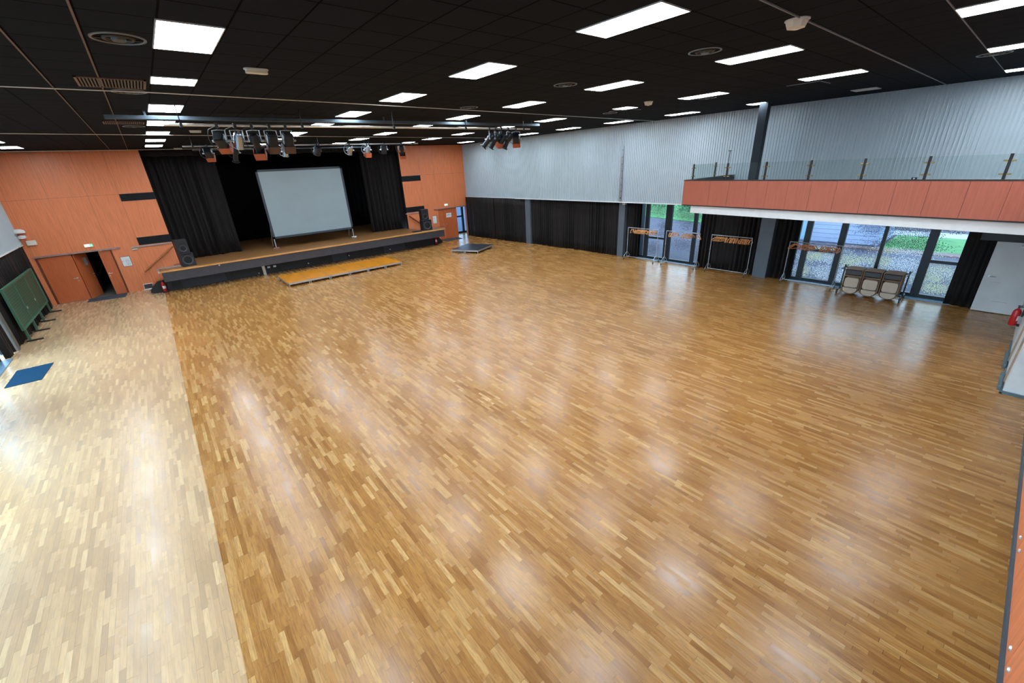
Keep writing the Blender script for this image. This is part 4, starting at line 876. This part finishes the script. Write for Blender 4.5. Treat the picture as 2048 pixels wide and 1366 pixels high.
def hanger(m):
    t = thing('clothes_hanger', '-', 'clothes hanger')
    top = [(-0.225, -0.205), (-0.215, -0.175), (-0.13, -0.11), (-0.04, -0.06), (0, -0.05), (0.04, -0.06), (0.13, -0.11), (0.215, -0.175), (0.225, -0.205)]
    poly = top + [(x*0.97, z-0.032) for x, z in top[::-1]]
    B().prism(poly, -0.010, 0.010, 'XZ').obj('arms', m, t)
    B().tube([(-0.2, 0, -0.222), (0.2, 0, -0.222)], 0.007, 6).obj('bar', m, t)
    pts = [(0, 0, -0.06), (0.0, 0, -0.01)] + [(0.024*math.cos(a), 0, 0.006+0.024*math.sin(a)) for a in [-PI*0.4+PI*k/6 for k in range(0, 8)]]
    B().tube(pts, 0.003, 5).obj('hook', 'galv', t)
    return t
H1 = hanger('hanger'); H2 = hanger('hanger2'); hfirst = {H1: True, H2: True}
def hangers(proto, ylist, rackname, seed, x=18.58, zt=1.62, gname=None):
    r = random.Random(seed)
    for i, (y, yaw) in enumerate(ylist):
        lb = '%s wooden clothes hanger from the left on the %s' % (ordn(i), rackname)
        if hfirst[proto]: hfirst[proto] = False; proto.location = (x, y, zt-0.01); proto.rotation_euler = (0, 0, yaw); proto['label'] = lb; proto['group'] = gname
        else: dup(proto, (x, y, zt-0.01), yaw, lb, gname)
def spread(segs, seed):
    r = random.Random(seed); out = []
    for y0, y1, n, yaw, j in segs:
        for k in range(n): out.append((y0 + (y1-y0)*(k+0.5)/n, yaw + r.uniform(-j, j)))
    return out
hangers(H1, spread([(12.78, 12.45, 3, 0.5, 0.35), (12.4, 11.85, 8, -0.3, 0.2), (11.75, 11.3, 5, 0.0, 0.3)], 1), 'rack nearest the stage', 1, gname='hangers on the rack nearest the stage')
hangers(H1, spread([(10.65, 10.15, 5, 0.0, 0.35), (9.95, 9.45, 6, -0.2, 0.3), (9.2, 9.14, 1, 0.9, 0)], 2), 'second rack from the stage', 2, gname='hangers on the second rack from the stage')
hangers(H1, spread([(8.4, 8.05, 4, -0.8, 0.2), (8.0, 7.9, 2, 0.3, 0.1), (7.82, 7.45, 7, 0.05, 0.12), (7.38, 7.02, 7, 0.05, 0.1), (6.96, 6.94, 1, 0, 0)], 3), 'rack before the black curtain', 3, gname='hangers on the rack before the black curtain')
hangers(H2, spread([(5.4, 5.25, 2, -0.5, 0.3), (5.1, 4.65, 6, -0.4, 0.3), (4.5, 4.1, 5, -0.2, 0.3), (4.05, 3.9, 2, 0.3, 0.5)], 4), 'rack beside the chair trolley', 4, gname='hangers on the rack beside the chair trolley')

# ---------------------------------------------------------------- chair trolley with hanging folding chairs
XF = 18.2
t = thing('chair_trolley', 'black steel trolley carrying the folded chairs before the second glazed bay', 'chair trolley', (18.55, 2.76, 0))
b = B(); b.box(-0.3, 0.42, -0.9, -0.86, 0.12, 0.16); b.box(-0.3, 0.42, 0.84, 0.88, 0.12, 0.16); b.box(0.02, 0.06, -0.9, 0.88, 0.12, 0.16); b.obj('base_frame', 'blackp', t)
for y in (-0.88, 0.86):
    u_ = B().box(0.02, 0.06, y-0.02, y+0.02, 0.16, 1.0).obj('upright', 'blackp', t)
    for x in (-0.28, 0.38):
        b = B(); b.cyl((x, y-0.02, 0.06), (x, y+0.02, 0.06), 0.06); b.box(x-0.025, x+0.025, y-0.03, y+0.03, 0.08, 0.125); b.obj('castor', 'chairdk', t, True)
b = B(); b.box(-0.33, 0.42, -0.9, -0.86, 0.9, 0.93); b.box(-0.33, 0.42, 0.84, 0.88, 0.9, 0.93)
for y in (-0.62, -0.3, -0.08, 0.24, 0.46, 0.76): b.box(-0.3, 0.42, y-0.01, y+0.01, 0.86, 0.89)
b.box(0.02, 0.06, -0.9, 0.88, 0.89, 0.93); b.obj('carrier_rails', 'blackp', t)
def folding_chair():
    t = thing('folding_chair', '-', 'folding chair')
    # local: faces -X, origin at bottom centre; y = width
    def loop(w, z0, z1, r, x):
        pts = []
        hw = w/2
        pts += [(x, -hw, z1)]
        pts += [(x, -hw, z0+0.16)]
        for k in range(1, 9):
            a = PI + PI*k/9; pts.append((x, hw*math.cos(a), z0+0.16+0.16*math.sin(a)))
        pts += [(x, hw, z0+0.16), (x, hw, z1)]
        return pts
    b = B(); b.tube(loop(0.47, 0.0, 0.86, 0.012, 0), 0.013, 8); b.tube([(0, -0.235, 0.62), (0, 0.235, 0.62)], 0.012); b.tube([(0.0, -0.235, 0.86), (0.0, 0.235, 0.86)], 0.013); b.obj('frame', 'chairfr', t, True)
    poly = rb(0.39, 0.33, 0.07); B().prism(poly, -0.012, 0.012, 'YZ', Matrix.Translation((-0.012, 0, 0.4))).obj('seat', 'chairtan', t)
    pb = [(0.2, 0.2), (-0.2, 0.2)] + [(0.2*math.cos(a), 0.15+0.14*math.sin(a)) for a in [PI+PI*k/10 for k in range(11)]]
    B().prism(pb, -0.014, 0.01, 'YZ').obj('backrest', 'chairtan', t)
    B().box(-0.01, 0.012, -0.21, 0.21, 0.68, 0.82).obj('leg_crosspiece', 'chairdk', t)
    return t
fc = folding_chair(); first = True
for s, (yc, nm) in enumerate(((3.26, 'left'), (2.74, 'middle'), (2.21, 'right'))):
    for k in range(9):
        x = XF + k*0.065; lb = 'folded taupe chair, %s in the %s stack on the trolley' % ('front one' if k == 0 else ordn(k)+' behind the front one', nm)
        if first: fc.location = (x, yc, 0.07); fc['label'] = lb; fc['group'] = 'folding chairs on the trolley'; first = False
        else: dup(fc, (x, yc, 0.07), 0, lb, 'folding chairs on the trolley')

# ---------------------------------------------------------------- outdoors
struct(B().box(19.5, 60, -25, 29, -0.3, -0.2).box(16.1, 60, 29.1, 60, -0.3, -0.2).obj('ground_outside', 'asphalt'))
struct(B().box(-60, -5.2, -25, 60, -0.3, -0.1).obj('ground_outside_left', 'paving'))
struct(B().box(10, 19.5, 34.3, 60, -0.3, -0.15).obj('ground_outside_back', 'paving'))
o = B().prism([(29.3, -8), (34, -8), (34, 4.5), (29.3, 4.5)], -0.2, -0.16).obj('lawn', 'lawn'); tag(o, 'green lawn seen through the second glazed bay', 'lawn', kind='stuff')
o = B().prism([(33.0, 14), (45, 17), (52, 34), (38, 34)], -0.2, -0.15).obj('lawn', 'lawn'); tag(o, 'green lawn seen through the first glazed bay', 'lawn', kind='stuff')
o = B().box(28.4, 29.2, -8, 6.3, -0.2, -0.14).obj('planting_bed', 'soil'); tag(o, 'brown planting strip along the lawn edge', 'planting bed', kind='stuff')
o = B().box(34.1, 36, -12, 12, -0.2, -0.17).obj('path', 'paving'); struct(o)
def shrub(x, y, r, h, label, seed, parentname='shrub'):
    rr = random.Random(seed); b = B()
    for _ in range(420):
        th = rr.uniform(0, 2*PI); ph = math.acos(rr.uniform(-0.3, 1)); q = rr.uniform(0.72, 1.0)
        c = Vector((r*q*math.sin(ph)*math.cos(th), r*q*math.sin(ph)*math.sin(th), h*0.45+h*0.55*q*math.cos(ph)))
        s = rr.uniform(0.1, 0.2); u = Vector((rr.uniform(-1, 1), rr.uniform(-1, 1), rr.uniform(-1, 1))).normalized(); w = u.orthogonal().normalized()
        b.b.faces.new([b.b.verts.new(c+u*s), b.b.verts.new(c+w*s*0.6), b.b.verts.new(c-u*s), b.b.verts.new(c-w*s*0.6)])
    t = thing(parentname, label, 'shrub', (x, y, -0.17)); b.obj('foliage', 'hedge', t); B().cyl((0, 0, 0), (0, 0, h*0.6), 0.07).obj('stem', 'soil', t)
for i, (x, y, r, h, lb) in enumerate(((38, 22, 1.8, 2.2, 'leafy shrub outside the first glazed bay, left'), (41, 26, 2.2, 2.8, 'tall leafy shrub far outside the first glazed bay'), (36.5, 18.6, 1.4, 1.8, 'low leafy shrub outside the first glazed bay, right'), (38, 3.2, 1.9, 2.0, 'leafy shrub outside the second glazed bay beyond the path'), (38, -0.6, 2.0, 2.2, 'leafy shrub at the far right outside the second glazed bay'))): shrub(x, y, r, h, lb, 40+i)
t = thing('white_building', 'white building with horizontal boards outside the second glazed bay', 'building', (29.6, 8.3, -0.2))
b = B()
for k in range(14): b.box(0, 0.06, -3.6, 1.2, 0.05+k*0.24, 0.05+k*0.24+0.225)
b.box(0.06, 4, -3.6, 1.2, 0, 3.4); b.obj('wall', 'house', t); B().box(-0.02, 0.0, -0.2, 0.1, 0.1, 3.3).obj('downpipe', 'sill', t); B().box(-0.3, 4.2, -3.8, 1.4, 3.4, 3.6).obj('roof', 'steeld', t)
